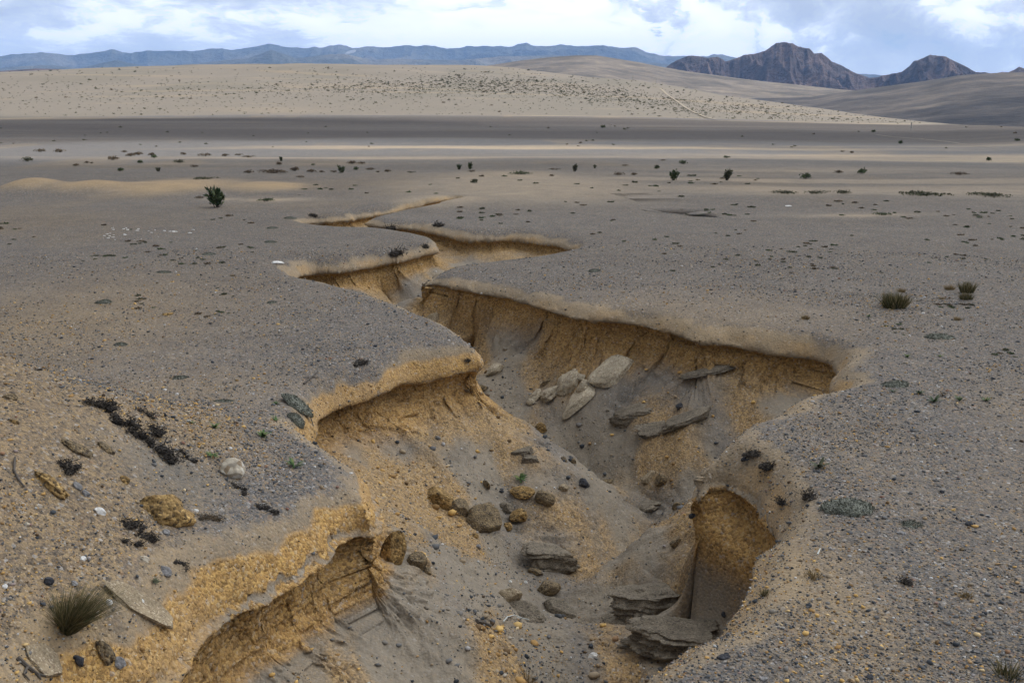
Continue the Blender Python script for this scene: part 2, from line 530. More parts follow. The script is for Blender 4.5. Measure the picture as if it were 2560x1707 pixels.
def terrain(x, y):
    """displaced points, run along the bank, place along the bank"""
    x = x.astype(np.float32)
    y = y.astype(np.float32)
    n = len(x)
    zb = plateau(x, y)
    X, Y, Z = x.copy(), y.copy(), zb.astype(np.float32)
    T = np.full(n, -9.0, np.float32)
    U = np.zeros(n, np.float32)
    x0, y0, x1, y1 = RIM[:, 0].min() - 1.6, RIM[:, 1].min() - 1.6, RIM[:, 0].max() + 1.6, RIM[:, 1].max() + 1.6
    idx = np.where((x > x0) & (x < x1) & (y > y0) & (y < y1))[0]
    for ch in np.array_split(idx, max(1, len(idx) // 60000)):
        if not len(ch):
            continue
        D, NX, NY, UU = rim_field(x[ch], y[ch])
        T[ch] = D
        U[ch] = UU
        xx, yy = x[ch], y[ch]
        k = size_at(yy)                                  # the cut gets smaller up stream
        sy = style(xx, yy)
        hs = 0.36 * sy[:, 0] * (1 + 0.15 * fbm(xx * 0.9, yy * 0.9, 41, 3)) * k
        hw = 0.36 * sy[:, 1] * (1 + 0.20 * fbm(xx * 0.8, yy * 0.8, 43, 3)) * k
        over = sy[:, 2] * (1 + 0.4 * fbm(xx * 1.3, yy * 1.3, 45, 3))
        rough = (0.046 * fbm(xx * 6, yy * 6, 51, 4) + 0.020 * fbm(xx * 26, yy * 26, 53, 2)) * sstep(-0.14, 0.04, D / k)
        tt = D / k + rough
        s = smooth_interp(tt, PT, PS)
        f1, f2 = smooth_interp(tt, PT, F1), smooth_interp(tt, PT, F2)
        Db, Zb = line_field(xx, yy, BED3)
        dd = np.maximum(D - 0.40 * k, 0)
        rr = dd / (dd + Db + 1e-4)
        f3 = rr ** 0.80
        deep = np.minimum(Zb, -(hs + hw) - 0.15 * k)
        cr = 0.050 * k * (1 + 0.5 * fbm(xx * 5, yy * 5, 47, 3))
        z = -hs * f1 - hw * f2 - cr * smooth_interp(tt, PT, FC) + (deep + hs + hw + cr) * f3
        for pts, sl in FANS3:
            df_, zf = line_field(xx, yy, pts)
            zr = zf - sl * (np.sqrt(df_ * df_ + 0.02) - 0.1)
            h = np.clip(0.5 + 0.5 * (zr - z) / 0.10, 0, 1)
            zm = z * (1 - h) + zr * h + 0.10 * h * (1 - h)
            wi = sstep(0.36, 0.55, tt)
            z = z * (1 - wi) + np.maximum(zm, z) * wi
        under = sstep(0.05, 0.12, tt) * sstep(1.0, 0.45, tt)
        s = s + under * (1 - np.clip(over * 1.25, 0.1, 3.4)) * 0.12
        wall = sstep(0.08, 0.16, tt) * sstep(0.55, 0.36, tt)
        cx_, cy_ = G(1820, 1300, -.6)
        calm = 1 - 0.92 * np.exp(-((xx - cx_) ** 2 + (yy - cy_) ** 2) / 1.6)
        s = s + wall * calm * (0.034 * fbm(xx * 0.7 + yy * 0.5, z * 16, 61, 3) + 0.020 * fbm(xx * 6.0, yy * 6.0, 65, 3) + 0.012 * fbm(xx * 25 + z * 9, yy * 25 + z * 14, 67, 2))
        z = z + sstep(-0.45, -0.2, tt) * sstep(0.08, 0.0, tt) * (0.010 * fbm(xx * 10, yy * 10, 57, 3) + 0.02 * fbm(xx * 3, yy * 3, 58, 3)) * k
        tal = sstep(0.35, 0.9, tt)
        z = z + tal * 0.11 * k * fbm(xx * 1.5 + yy * 0.4, yy * 0.55 - xx * 0.3, 71, 3) * sstep(0, .5, Db)
        s = s * k
        sh = s - D
        X[ch] = xx + NX * sh
        Y[ch] = yy + NY * sh
        fade = sstep(0.3, 1.6, D)
        Z[ch] = zb[ch] * (1 - fade) + z
    return X, Y, Z, T, U


def polar_axes():
    a0 = R(33.5)
    fine = np.linspace(-a0, a0, 1500)
    st = [a0]
    d = fine[1] - fine[0]
    while st[-1] < math.pi - R(2):
        d = min(d * 1.25, R(5))
        st.append(st[-1] + d)
    st = np.array(st[1:])
    st = st[st < math.pi - R(1.5)]
    az = np.concatenate([-st[::-1], fine, st])
    rr = [0.7]
    while rr[-1] < 150:
        r = rr[-1]
        k = 0.02 if r < 3.9 else (0.0019 if r < 17 else (0.0034 if r < 48 else 0.0075))
        rr.append(r * (1 + k))
    rr[-1] = 150.0
    return az, np.array(rr)


def gauss_px(x, y, px, py, sx, sy):
    cx, cy = G(px, py)
    return np.exp(-(((x - cx) / sx) ** 2 + ((y - cy) / sy) ** 2))


GREY = np.array([0.130, 0.132, 0.136])
TAN = np.array([0.305, 0.230, 0.140])
PALE = np.array([0.265, 0.228, 0.175])
OCHRE = np.array([0.40, 0.24, 0.09])
SLATE = np.array([0.165, 0.152, 0.135])
CRUST = np.array([0.25, 0.215, 0.165])


def mixc(c, w, d):
    return c * (1 - w[:, None]) + d * w[:, None]


def paint(x, y, z, T, U):
    n = len(x)
    r = np.hypot(x, y)
    k = size_at(y)
    t = np.where(T > -8, T / k, -9)
    org4 = np.zeros(n, np.float32)
    qi = np.where(T > -1.5)[0]
    org4[qi] = style(x[qi], y[qi])[:, 3]
    big = fbm(x * 0.22, y * 0.12, 101, 4)
    c = np.repeat(GREY[None], n, 0)
    # sandier areas of the plateau
    sandy = sstep(0.25, 0.9, big) * 0.38
    sandy = np.maximum(sandy, 0.75 * gauss_px(x, y, 150, 800, 2.6, 4.0))
    sandy = np.maximum(sandy, 0.55 * gauss_px(x, y, 400, 985, 1.5, 1.6))
    sandy = np.maximum(sandy, 0.55 * gauss_px(x, y, 1750, 790, 2.6, 2.2))
    sandy = np.maximum(sandy, 0.8 * gauss_px(x, y, 2020, 1450, 0.5, 1.6))
    # wind-blown sand beyond the gravel, and streaks across the plain
    edge = 46 + 9 * fbm(x * 0.035, x * 0, 105, 3) - 5 * sstep(0, 25, x) + 5.5 * sstep(-5, -25, x)
    st = fbm(x * 0.018, y * 0.20, 111, 4)
    farsand = sstep(-1.0, 1.5, y - edge) * np.clip(0.28 + 0.62 * np.clip(st * 2.0, -1, 1), 0, 1)
    for (cpt, s, h) in HUMMOCK:
        cx, cy = G(*cpt)
        farsand = np.maximum(farsand, 0.95 * np.exp(-(((x - cx) / (s * 1.1)) ** 2 + ((y - cy) / (s * 1.5)) ** 2) ** 2))
    tanb = sstep(33, 37, r + 1.5 * st) * sstep(52, 44, r + 2 * st) * sstep(0.02, 0.10, np.arctan2(x, y)) * np.clip(0.55 + 0.9 * fbm(x * 0.05, y * 0.5, 113, 3), 0, 1)
    farsand = np.maximum(farsand, 0.8 * tanb)
    for (px, py, sx, sy) in ((2140, 537, 2.2, .55), (680, 500, 1.3, .8), (1290, 490, 3.0, 2.5), (1150, 505, 2.0, 2.0), (560, 498, .8, .5)):
        farsand = np.maximum(farsand, gauss_px(x, y, px, py, sx, sy))
    c = mixc(c, np.clip(sandy, 0, 1), TAN)
    c = mixc(c, np.clip(farsand, 0, 1), np.array([0.38, 0.30, 0.205]))
    band_shade = sstep(80, 90, r) * sstep(150, 138, r) * (1.0 + 0.35 * np.clip(st, -1, 0.3))  # deepens the cloud-shadow band by darkening the albedo itself
    c = mixc(c, np.clip(band_shade, 0, 1), np.array([0.040, 0.037, 0.040]))
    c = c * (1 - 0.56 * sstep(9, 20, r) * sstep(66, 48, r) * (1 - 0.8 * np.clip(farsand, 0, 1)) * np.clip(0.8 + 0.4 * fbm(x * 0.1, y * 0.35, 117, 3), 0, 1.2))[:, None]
    for (cpt, s, h) in HUMMOCK[:4]:
        cx, cy = G(*cpt)
        c = mixc(c, 0.8 * np.exp(-(((x - cx) / (s * 1.2)) ** 2 + ((y - cy) / (s * 1.6)) ** 2) ** 2), np.array([0.40, 0.27, 0.13]))
    mo = sstep(0.05, 0.32, mound(x, y) + 0.05 * fbm(x * 1.1, y * 1.1, 107, 3))
    hol = gauss_px(x, y, 250, 1150, .45, .5) + .8 * gauss_px(x, y, 440, 1290, .4, .4)
    c = mixc(c, mo * 0.75, np.array([0.195, 0.158, 0.108]))
    c = mixc(c, np.clip(hol, 0, 1) * .8, np.array([0.15, 0.14, 0.12]))
    amt = np.clip(0.92 - 0.45 * sandy - 0.35 * farsand - 0.6 * hol, 0.15, 1)
    org = np.clip(0.08 + 0.34 * mo * (1 - hol) + 0.25 * sandy, 0, 1)
    inn = T > -3
    un = fbm(x * 0.7, y * 0.7, 121, 3)
    jit = fbm(x * 2.1, y * 2.1, 123, 3)
    # bare sand of the shoulder
    jit2 = fbm(x * 8, y * 8, 127, 3)
    wt = sstep(-0.36, -0.20, t + 0.10 * jit + 0.14 * un + 0.05 * jit2) * inn
    c = mixc(c, wt * 0.9, TAN * (1 + 0.08 * jit[:, None]))
    amt = amt * (1 - 0.50 * wt)
    # orange pumice band, crust and wall
    wo = sstep(-0.14, -0.09, t + 0.04 * jit + 0.03 * jit2) * sstep(0.10, 0.06, t + 0.03 * jit) * np.clip(org4 + 0.35 * jit - 0.1, 0.0, 1) * inn
    c = mixc(c, wo, OCHRE * 1.1)
    amt = np.maximum(amt, wo * 0.95)
    org = np.maximum(org, wo)
    wc = sstep(0.048, 0.060, t + 0.015 * jit) * sstep(0.098, 0.082, t + 0.015 * jit) * inn * np.clip(0.6 + 0.6 * jit, 0.05, .9)
    c = mixc(c, wc * 0.9, CRUST)
    amt = amt * (1 - 0.3 * wc)
    org = org * (1 - 0.8 * wc)
    wl = sstep(0.082, 0.105, t + 0.015 * jit) * inn
    zz = t * 22 + 0.8 * jit
    bed = 0.5 + 0.5 * fbm(U * 0.3, zz * 0.16, 131, 3)
    wallc = np.array([0.25, 0.15, 0.065])[None] * ((0.65 + 0.6 * bed) * (1 + 0.45 * org4))[:, None]
    c = c * (1 - wl[:, None]) + wallc * wl[:, None]
    amt = np.where(wl > 0.5, 0.9, amt)
    org = np.where(wl > 0.5, 0.97, org)
    deepw = wl * sstep(-0.95, -1.25, z + 0.06 * jit) * sstep(9.6, 9.0, y)
    c = mixc(c, deepw * 0.85, np.array([0.175, 0.16, 0.135]))
    amt = amt * (1 - 0.5 * deepw)
    org = org * (1 - 0.75 * deepw)
    # talus: grey ash with fans of orange grit running down the slope
    blk = sstep(9.0, 7.8, y) * sstep(-0.2, -0.7, x)
    ws = sstep(0.38 + 0.04 * blk, 0.62 - 0.14 * blk, t + 0.10 * un * (1 - blk)) * inn
    fan = fbm(x * 2.0 + y * 0.7 + 0.25 * jit, y * 0.55 - x * 0.4, 141, 4) + 0.35 * fbm(x * 1.3, y * 1.3, 143, 3)
    of = np.clip(sstep(-0.05, 0.60, fan + 0.22 * sstep(1.1, 0.5, t) - 0.85 * sstep(9.0, 7.4, y) * sstep(0.1, -0.7, x) + 0.12 * sstep(9.5, 11.0, y) * sstep(0.0, 1.0, x)), 0, 1)
    gr = sstep(0.0, 0.6, fbm(x * 1.6 + y * 0.6 + 40, y * 0.5 - x * 0.35, 145, 3))
    tc = mixc(np.repeat((PALE * 0.86)[None], n, 0), gr * 0.75, SLATE)
    tc = mixc(tc, of * 0.55, np.array([0.30, 0.205, 0.105]))
    flo = sstep(1.5, 2.3, t)
    tc = mixc(tc, flo * 0.45, PALE * 0.9)
    c = c * (1 - ws[:, None]) + tc * ws[:, None]
    amt = amt * (1 - ws) + ws * (0.28 + 0.55 * of + 0.15 * gr)
    org = org * (1 - ws) + ws * np.clip(0.18 + 0.55 * of, 0, 1)
    bd = np.zeros(n, np.float32)
    q2 = np.where((T > .45) & (y < 15))[0]
    bd[q2] = bedded(x[q2], y[q2]) * sstep(0.5, 0.8, T[q2])
    bd = np.clip(bd * 1.3, 0, 1)
    c = mixc(c, bd * 0.8, np.array([0.165, 0.150, 0.128]) * (1 + 0.25 * fbm(x * 3, y * 3 + z * 20, 151, 3))[:, None])
    org = org * (1 - 0.8 * bd)
    amt = amt * (1 - bd) + bd * 0.45
    # sunlit far plain has a smoother look
    fa = sstep(35, 70, r)
    amt = amt * (1 - 0.5 * fa)
    g = np.stack([np.clip(amt, 0, 1), np.clip(org, 0, 1), fa], 1)
    return np.clip(c, 0.01, 0.8), g


MG = ground_material()
AZ, RR = polar_axes()
A2, R2 = np.meshgrid(AZ, RR)
gx, gy = (R2 * np.sin(A2)).ravel(), (R2 * np.cos(A2)).ravel()
X, Y, Z, T, U = terrain(gx, gy)
# centre cap
# loose slopes run out softly where they meet: relax the floor of the cut
i1 = int(np.searchsorted(RR, 30.0))
sh = (len(RR), len(AZ))
q = [v.reshape(sh)[:i1].astype(np.float32).copy() for v in (X, Y, Z)]
tq = T.reshape(sh)[:i1] / size_at((R2 * np.cos(A2))[:i1])
wq = (sstep(0.55, 1.0, tq) * 0.8 + 0.7 * sstep(-0.03, -0.12, tq) * sstep(-1.2, -0.6, tq)).astype(np.float32)
hx_, hy_ = G(1815, 1290, -0.7)
hollow = np.exp(-(((gx - hx_) ** 2 + (gy - hy_) ** 2) / 0.8) ** 2).reshape(sh)[:i1]
wq = np.maximum(wq, (0.85 * hollow * sstep(0.14, 0.24, tq)).astype(np.float32))       # wind-smoothed hollow under the near right nose
cols_ = np.where(wq.max(0) > 0)[0]
ca, cb = max(1, cols_.min() - 1), min(len(AZ) - 1, cols_.max() + 2)
w_ = wq[1:-1, ca:cb]
for _ in range(34):
    for v in q:
        b = v[:, ca - 1:cb + 1]
        av = (b[:-2, 1:-1] + b[2:, 1:-1] + b[1:-1, :-2] + b[1:-1, 2:]) * 0.25
        v[1:-1, ca:cb] += w_ * (av - v[1:-1, ca:cb])
for V_, v in zip((X, Y, Z), q):
    V_.reshape(sh)[:i1] = v
BEDDED = [(1690, 1510, -1.85, .6, .35, .55), (1580, 1030, -1.35, .5, .35, .8), (1720, 1042, -1.3, .6, .3, .8), (1620, 1262, -2.0, .35, .3, .8), (1340, 1135, -1.45, .3, .2, .7), (1385, 1385, -2.1, .35, .2, .8), (1300, 1330, -1.9, .3, .25, .6)]


def bedded(x, y):
    m = np.zeros(len(x), np.float32)
    for (px, py, z_, sx_, sy_, a_) in BEDDED:
        cx, cy = G(px, py, z_)
        m = np.maximum(m, a_ * np.exp(-(((x - cx) / sx_) ** 2 + ((y - cy) / sy_) ** 2)))
    return m


bi = np.where((T > 0.45) & (Y < 15))[0]
xb, yb, zb_ = X[bi], Y[bi], Z[bi].copy()
mb = bedded(xb, yb) * sstep(0.5, 0.8, T[bi])
stp = 0.085
q_ = (zb_ + 0.10 * xb + 0.05 * yb + 0.07 * fbm(xb * 1.6, yb * 1.6, 81, 3) + 0.02 * fbm(xb * 9, yb * 9, 83, 3)) / stp
fr = q_ - np.floor(q_)
fr2 = np.where(vnoise(np.floor(q_) * 3.1, xb * 1.5, 85) > .3, sstep(0.62, 0.90, fr), fr)
Z[bi] = zb_ + mb * stp * (fr2 - fr) * 1.25
tal = np.zeros(sh, np.float32)
tal[:i1] = sstep(0.35, 0.9, tq)
tal = tal.ravel()
ii = np.where(tal > 0)[0]
xi, yi = X[ii], Y[ii]
Z[ii] += tal[ii] * (0.035 * fbm(xi * 2.6, yi * 2.6, 73, 4) + 0.015 * fbm(xi * 12, yi * 12, 75, 4))
faces = grid_faces(len(RR), len(AZ), True)
me = new_mesh("ground", np.stack([X, Y, Z], 1), faces, MG)
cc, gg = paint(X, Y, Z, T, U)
# colours of loose slopes grade into each other
wv = (sstep(0.62, 0.9, tq) * 0.8).astype(np.float32)[1:-1, ca:cb]
for arr in (cc, gg):
    for ch in range(3):
        v = arr[:, ch].reshape(sh)[:i1].astype(np.float32).copy()
        for _ in range(14):
            b = v[:, ca - 1:cb + 1]
            v[1:-1, ca:cb] += wv * ((b[:-2, 1:-1] + b[2:, 1:-1] + b[1:-1, :-2] + b[1:-1, 2:]) * 0.25 - v[1:-1, ca:cb])
        arr[:i1 * len(AZ), ch] = v.ravel()
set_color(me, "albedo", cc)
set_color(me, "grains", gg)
ground = tag(link("ground", me), kind="structure")
print("ground", len(me.vertices), "rows", len(RR), "cols", len(AZ), "rim", len(RIM))

# ------------------------------------------------------------------ the pale hill beyond the plain
hr = [150.0]
while hr[-1] < 1500:
    hr.append(hr[-1] * 1.011)
HR = np.array(hr)
HA = np.concatenate([np.linspace(-math.pi + R(1.5), -R(34), 40), np.linspace(-R(33.5), R(33.5), 500), np.linspace(R(34), math.pi - R(1.5), 40)])
a2, r2 = np.meshgrid(HA, HR)
hx, hy = (r2 * np.sin(a2)).ravel(), (r2 * np.cos(a2)).ravel()
hz = plateau(hx, hy)
me = new_mesh("hill", np.stack([hx, hy, hz], 1), grid_faces(len(HR), len(HA), True), MG)
n = len(hx)
c = np.repeat(np.array([[0.198, 0.172, 0.139]]), n, 0)
st = fbm(hx * 0.012, hy * 0.03, 211, 4)
c = mixc(c, sstep(0.1, 0.8, st) * 0.6, np.array([0.172, 0.156, 0.125]))
c = mixc(c, sstep(0.35, 0.9, fbm(hx * 0.02, hy * 0.05, 215, 3)) * 0.5, np.array([0.255, 0.208, 0.15]))
c = mixc(c, sstep(0.0, 0.7, fbm(hx * 0.05, hy * 0.012, 217, 4)) * 0.55, np.array([0.15, 0.137, 0.106]))
c = mixc(c, sstep(0.35, 0.6, fbm(hx * 0.016, hy * 0.09, 219, 4)) * 0.6, np.array([0.27, 0.215, 0.146]))
set_color(me, "albedo", c)
set_color(me, "grains", np.repeat(np.array([[0.12, 0.1, 1.0]]), n, 0))
hill = tag(link("hill", me), kind="structure")

# valley floor out to the mountains
vr = np.array([700., 1200, 2000, 3500, 6000, 9000, 11000])
va = np.linspace(-math.pi, math.pi, 73)[:-1]
a2, r2 = np.meshgrid(va, vr)
vx, vy = (r2 * np.sin(a2)).ravel(), (r2 * np.cos(a2)).ravel()
me = new_mesh("valley_floor", np.stack([vx, vy, np.full_like(vx, -52.0)], 1), grid_faces(len(vr), len(va), True))
mv, t = material("valley_scrub")
pos = t.add("ShaderNodeNewGeometry").outputs["Position"]
finish(t, t.ramp(t.noise(pos, 0.006, 5), [(0.3, (0.10, 0.095, 0.07)), (0.7, (0.2, 0.17, 0.12))]), 0.95)
me.materials.append(mv)
tag(link("valley_floor", me), kind="structure")


def ridge(name, prof, df, dc, db, zb, amp, fx, fd, seed, mat, nc=420, nr=70, power=1.2, crag=0.0):
    """a range whose skyline follows prof (photo points), with real depth and spurs"""
    e = [elev(p[0], p[1]) for p in prof]
    pa, pe = np.array([q[1] for q in e]), np.array([q[0] for q in e])
    az = np.linspace(pa[0], pa[-1], nc)
    te = np.interp(az, pa, pe) + crag * (ridged(az * 34, az * 0, seed + 60, 5) - 0.45)
    d = np.concatenate([np.linspace(df, dc, nr), np.linspace(dc, db, nr // 3)[1:]])
    a2, d2 = np.meshgrid(az, d)
    ztop = CAMZ + dc * te
    u = np.clip((d2 - df) / (dc - df), 0, 1)
    v = np.clip((db - d2) / (db - dc), 0, 1)
    S = np.where(d2 <= dc, u ** power, v)
    x, y = d2 * np.sin(a2), d2 * np.cos(a2)
    z = zb + (ztop[None] - zb) * S
    nz = ridged(x * fx, y * fd, seed, 5) - 0.45
    z = z + nz * amp * np.sin(np.clip(S, 0, 1) * math.pi * 0.86) ** 0.8
    # the skyline of every column sits where the photo has it
    m = ((z - CAMZ) / d2).max(0)
    f = (te * dc + CAMZ - zb) / (m * dc + CAMZ - zb)
    z = zb + (z - zb) * f[None]
    me = new_mesh(name, np.stack([x, y, z], -1).reshape(-1, 3), grid_faces(len(d), nc), mat)
    o = tag(link(name, me), kind="structure")
    return o


def hill_mat(name, cols, scale, sx=1.0, bump=3.0, extra=None):
    m, t = material(name)
    pos = t.add("ShaderNodeNewGeometry").outputs["Position"]
    mp = t.add("ShaderNodeMapping", None, Vector=pos)
    mp.inputs["Scale"].default_value = (sx, 1.0, 1.0)
    n1 = t.noise(mp.outputs[0], scale, 8, 0.62)
    c = t.ramp(n1, cols)
    n2 = t.noise(mp.outputs[0], scale * 7, 6, 0.65)
    c = t.mix(1.0, c, t.ramp(n2, [(0.3, (0.72, 0.72, 0.74)), (0.7, (1.2, 1.18, 1.15))]), "MULTIPLY")
    finish(t, c, 0.95, n2, bump, 0.8, 0.1)
    return m


BLUE = [(-250, 150), (-120, 146), (0, 139), (33, 135), (82, 131), (131, 133), (185, 137), (234, 131), (278, 126), (326, 131), (381, 128), (419, 126), (474, 131), (523, 124), (555, 121), (577, 125),
        (615, 121), (642, 115), (672, 107), (702, 117), (762, 120), (800, 120), (844, 113), (865, 113), (882, 120), (914, 116), (960, 117), (1012, 115), (1040, 117), (1088, 115),
        (1116, 120), (1186, 116), (1219, 114), (1280, 119), (1296, 112), (1315, 108), (1334, 114), (1367, 114), (1405, 113), (1443, 117), (1509, 115), (1552, 122), (1590, 119),
        (1617, 131), (1661, 139), (1710, 138), (1770, 141), (1806, 135), (1830, 143), (1880, 150), (1980, 165), (2200, 190), (2500, 195), (2800, 190)]
FOOT = [(-250, 190), (0, 170), (130, 163), (200, 172), (290, 150), (380, 168), (480, 160), (560, 150), (620, 145), (680, 124), (740, 146), (790, 140), (860, 135), (930, 150), (1040, 148), (1150, 150), (1260, 142), (1400, 140), (1480, 150), (1560, 150), (1700, 165), (1900, 180), (2100, 200)]
BROWN = [(900, 215), (1060, 190), (1150, 174), (1230, 163), (1300, 152), (1380, 143), (1440, 139), (1490, 139), (1540, 147), (1600, 157), (1660, 169), (1720, 179), (1800, 190), (1900, 203), (2000, 213), (2100, 224), (2200, 232), (2330, 245), (2480, 262), (2700, 280)]
RHILL = [(1500, 262), (1700, 252), (1900, 246), (2030, 243), (2118, 229), (2205, 217), (2314, 203), (2396, 189), (2470, 184), (2560, 181), (2700, 178), (3000, 190)]
ROCK = [(1560, 182), (1630, 180), (1661, 169), (1680, 155), (1694, 147), (1721, 137), (1748, 139), (1770, 144), (1794, 140), (1806, 146), (1813, 152), (1851, 144), (1880, 136), (1911, 128), (1928, 115), (1941, 106), (1960, 103), (1980, 107), (1998, 114),
        (2025, 120), (2036, 136), (2053, 135), (2066, 145), (2080, 158), (2118, 174), (2156, 193), (2172, 196), (2205, 188), (2254, 177), (2287, 155), (2305, 146), (2325, 137), (2357, 144), (2396, 158), (2439, 177), (2477, 180), (2521, 178), (2548, 170), (2580, 176), (2650, 180), (2800, 190)]
m_blue = hill_mat("far_range", [(0.25, (0.045, 0.055, 0.045)), (0.52, (0.10, 0.10, 0.075)), (0.75, (0.21, 0.18, 0.13))], 0.0016, bump=60)
m_brown = hill_mat("brown_hill_scrub", [(0.3, (0.07, 0.06, 0.045)), (0.5, (0.15, 0.125, 0.095)), (0.72, (0.27, 0.22, 0.16))], 0.02, 0.6, bump=3)
m_rock = hill_mat("dark_rock", [(0.3, (0.045, 0.036, 0.033)), (0.5, (0.105, 0.078, 0.068)), (0.68, (0.20, 0.138, 0.11))], 0.012, bump=22)
ridge("mountain_range", BLUE, 6900, 9000, 10800, -52, 210, 0.0011, 0.0009, 301, m_blue, 1000, 120, 1.0, 0.0030)
ridge("foothills", FOOT, 4600, 6300, 7200, -52, 120, 0.0016, 0.0011, 311, m_blue, 800, 80, 1.0, 0.0016)
ridge("rocky_mountain", ROCK, 2350, 3000, 3500, -52, 105, 0.0085, 0.0050, 321, m_rock, 900, 150, 1.25, 0.0040)
ridge("brown_hill", BROWN, 1050, 1900, 2400, -50, 12, 0.003, 0.003, 331, m_brown, 420, 60, 0.9)
m_shaded_scrub = hill_mat("shaded_hill_scrub", [(0.3, (0.04, 0.036, 0.032)), (0.5, (0.085, 0.072, 0.06)), (0.72, (0.18, 0.148, 0.115))], 0.02, 0.5, bump=3)  # scrub albedo darkened to carry part of the valley's cloud shade
ridge("scrub_hill", RHILL, 760, 1500, 2100, -50, 9, 0.004, 0.003, 341, m_shaded_scrub, 300, 60, 0.9)

# ------------------------------------------------------------------ sun, sky, clouds, air
SUN_EL, SUN_AZ = 50.0, 58.0          # degrees; azimuth clockwise from the view direction (+y)
sdir = Vector((math.sin(R(SUN_AZ)) * math.cos(R(SUN_EL)), math.cos(R(SUN_AZ)) * math.cos(R(SUN_EL)), math.sin(R(SUN_EL))))
sd = bpy.data.lights.new("sun", "SUN")
sd.energy = 3.2
sd.angle = R(0.53)
sd.color = (1.0, 0.95, 0.87)
sun = bpy.data.objects.new("sun", sd)
COL.objects.link(sun)
sun.rotation_euler = (-sdir).to_track_quat("-Z", "Y").to_euler()

wd = bpy.data.worlds.new("World")
SC.world = wd
wd.use_nodes = True
t = NT(wd.node_tree)
sky = t.add("ShaderNodeTexSky", {"sky_type": "NISHITA", "sun_disc": False, "sun_elevation": R(SUN_EL), "sun_rotation": R(SUN_AZ), "altitude": 3000.0, "air_density": 1.0, "dust_density": 0.6, "ozone_density": 1.0})
gen = t.add("ShaderNodeTexCoord").outputs["Generated"]
sx = t.add("ShaderNodeSeparateXYZ", None, Vector=gen)
vx_, vy_, vz_ = sx.outputs
azn = t.math("ARCTAN2", vx_, vy_)
eln = t.math("ARCSINE", vz_)
def remap(v, a, b, c=0.0, d=1.0):
    return t.add("ShaderNodeMapRange", {"interpolation_type": "SMOOTHSTEP"}, Value=v, i1=a, i2=b, i3=c, i4=d).outputs[0]


# layered cloud: banks seen from below, flattened towards the horizon
def billow(ystretch, zoff, wscale, wamt, scale, lac=2.1):
    c = t.add("ShaderNodeCombineXYZ", None, X=azn, Y=t.math("MULTIPLY", eln, ystretch), Z=zoff).outputs[0]
    w = t.noise(c, wscale, 5, 0.6, 1)
    c = t.add("ShaderNodeVectorMath", {"operation": "MULTIPLY_ADD"}, i0=w, i1=wamt, i2=c).outputs[0]
    return t.noise(c, scale, 14, 0.60), c


l1, lc = billow(3.2, 0.7, 12.0, (0.06, 0.10, 0.0), 9.0)
l2, _ = billow(5.5, 4.1, 6.0, (0.10, 0.10, 0.0), 5.0)
layered = t.math("ADD", t.math("ADD", t.math("MULTIPLY", l1, 1.0), t.math("MULTIPLY", l2, 0.45)), -0.205)
# heaped cloud
h1, hp = billow(1.45, 2.9, 15.0, (0.06, 0.06, 0.0), 7.0)
h2 = t.add("ShaderNodeTexVoronoi", {"feature": "SMOOTH_F1"}, Vector=hp, Scale=34.0, Smoothness=0.5).outputs["Distance"]
heaped = t.math("ADD", t.math("ADD", t.math("MULTIPLY", h1, 1.9), -0.435), t.math("MULTIPLY", t.math("SUBTRACT", 0.42, h2), 0.22))
side = remap(azn, 0.02, 0.16)
# a bright bank stands behind the middle of the range
bank = t.math("MULTIPLY", t.math("MULTIPLY", remap(azn, -0.20, -0.02), remap(t.math("ADD", azn, t.math("MULTIPLY", t.math("SUBTRACT", h1, 0.5), 0.5)), 0.165, 0.13)),
              remap(t.math("ADD", eln, t.math("MULTIPLY", t.math("SUBTRACT", l1, 0.5), 0.20)), 0.093, 0.075))
dens = t.math("ADD", t.math("MULTIPLY", layered, t.math("SUBTRACT", 1.0, side)), t.math("MULTIPLY", heaped, side))
dens = t.math("ADD", dens, t.math("ADD", t.math("MULTIPLY", bank, 0.22), t.math("MULTIPLY", side, 0.03)))
cloud = t.ramp(dens, [(0.33, (0.57, 0.63, 0.74)), (0.43, (0.69, 0.76, 0.87)), (0.49, (0.82, 0.88, 0.98)), (0.53, (0.98, 1.05, 1.13)), (0.575, (1.26, 1.28, 1.30)), (0.70, (1.42, 1.41, 1.38))])
low = remap(eln, 0.080, 0.012)
cloud = t.mix(t.math("MULTIPLY", low, 0.45), cloud, (1.02, 1.10, 1.20))
# extra brightness added to the deck around the sun, for soft directional light
dots = t.add("ShaderNodeVectorMath", {"operation": "DOT_PRODUCT"}, i0=gen, i1=tuple(sdir)).outputs["Value"]
glow = t.math("ADD", remap(vz_, 0.10, 0.30, 1.7, 0.72), t.math("MULTIPLY", remap(dots, 0.60, 1.0), 4.6))
cloud = t.mix(1.0, cloud, t.add("ShaderNodeCombineColor", None, Red=glow, Green=glow, Blue=glow).outputs[0], "MULTIPLY")
b1 = t.add("ShaderNodeBackground", None, Color=sky.outputs[0], Strength=0.10)
b2 = t.add("ShaderNodeBackground", None, Color=cloud, Strength=0.80)
cover = remap(t.math("ADD", dens, t.math("MULTIPLY", vz_, 0.3)), 0.12, 0.34)
mx = t.add("ShaderNodeMixShader", None, Fac=cover)
t.l.new(b1.outputs[0], mx.inputs[1])
t.l.new(b2.outputs[0], mx.inputs[2])
wo = t.add("ShaderNodeOutputWorld")
t.l.new(mx.outputs[0], wo.inputs["Surface"])

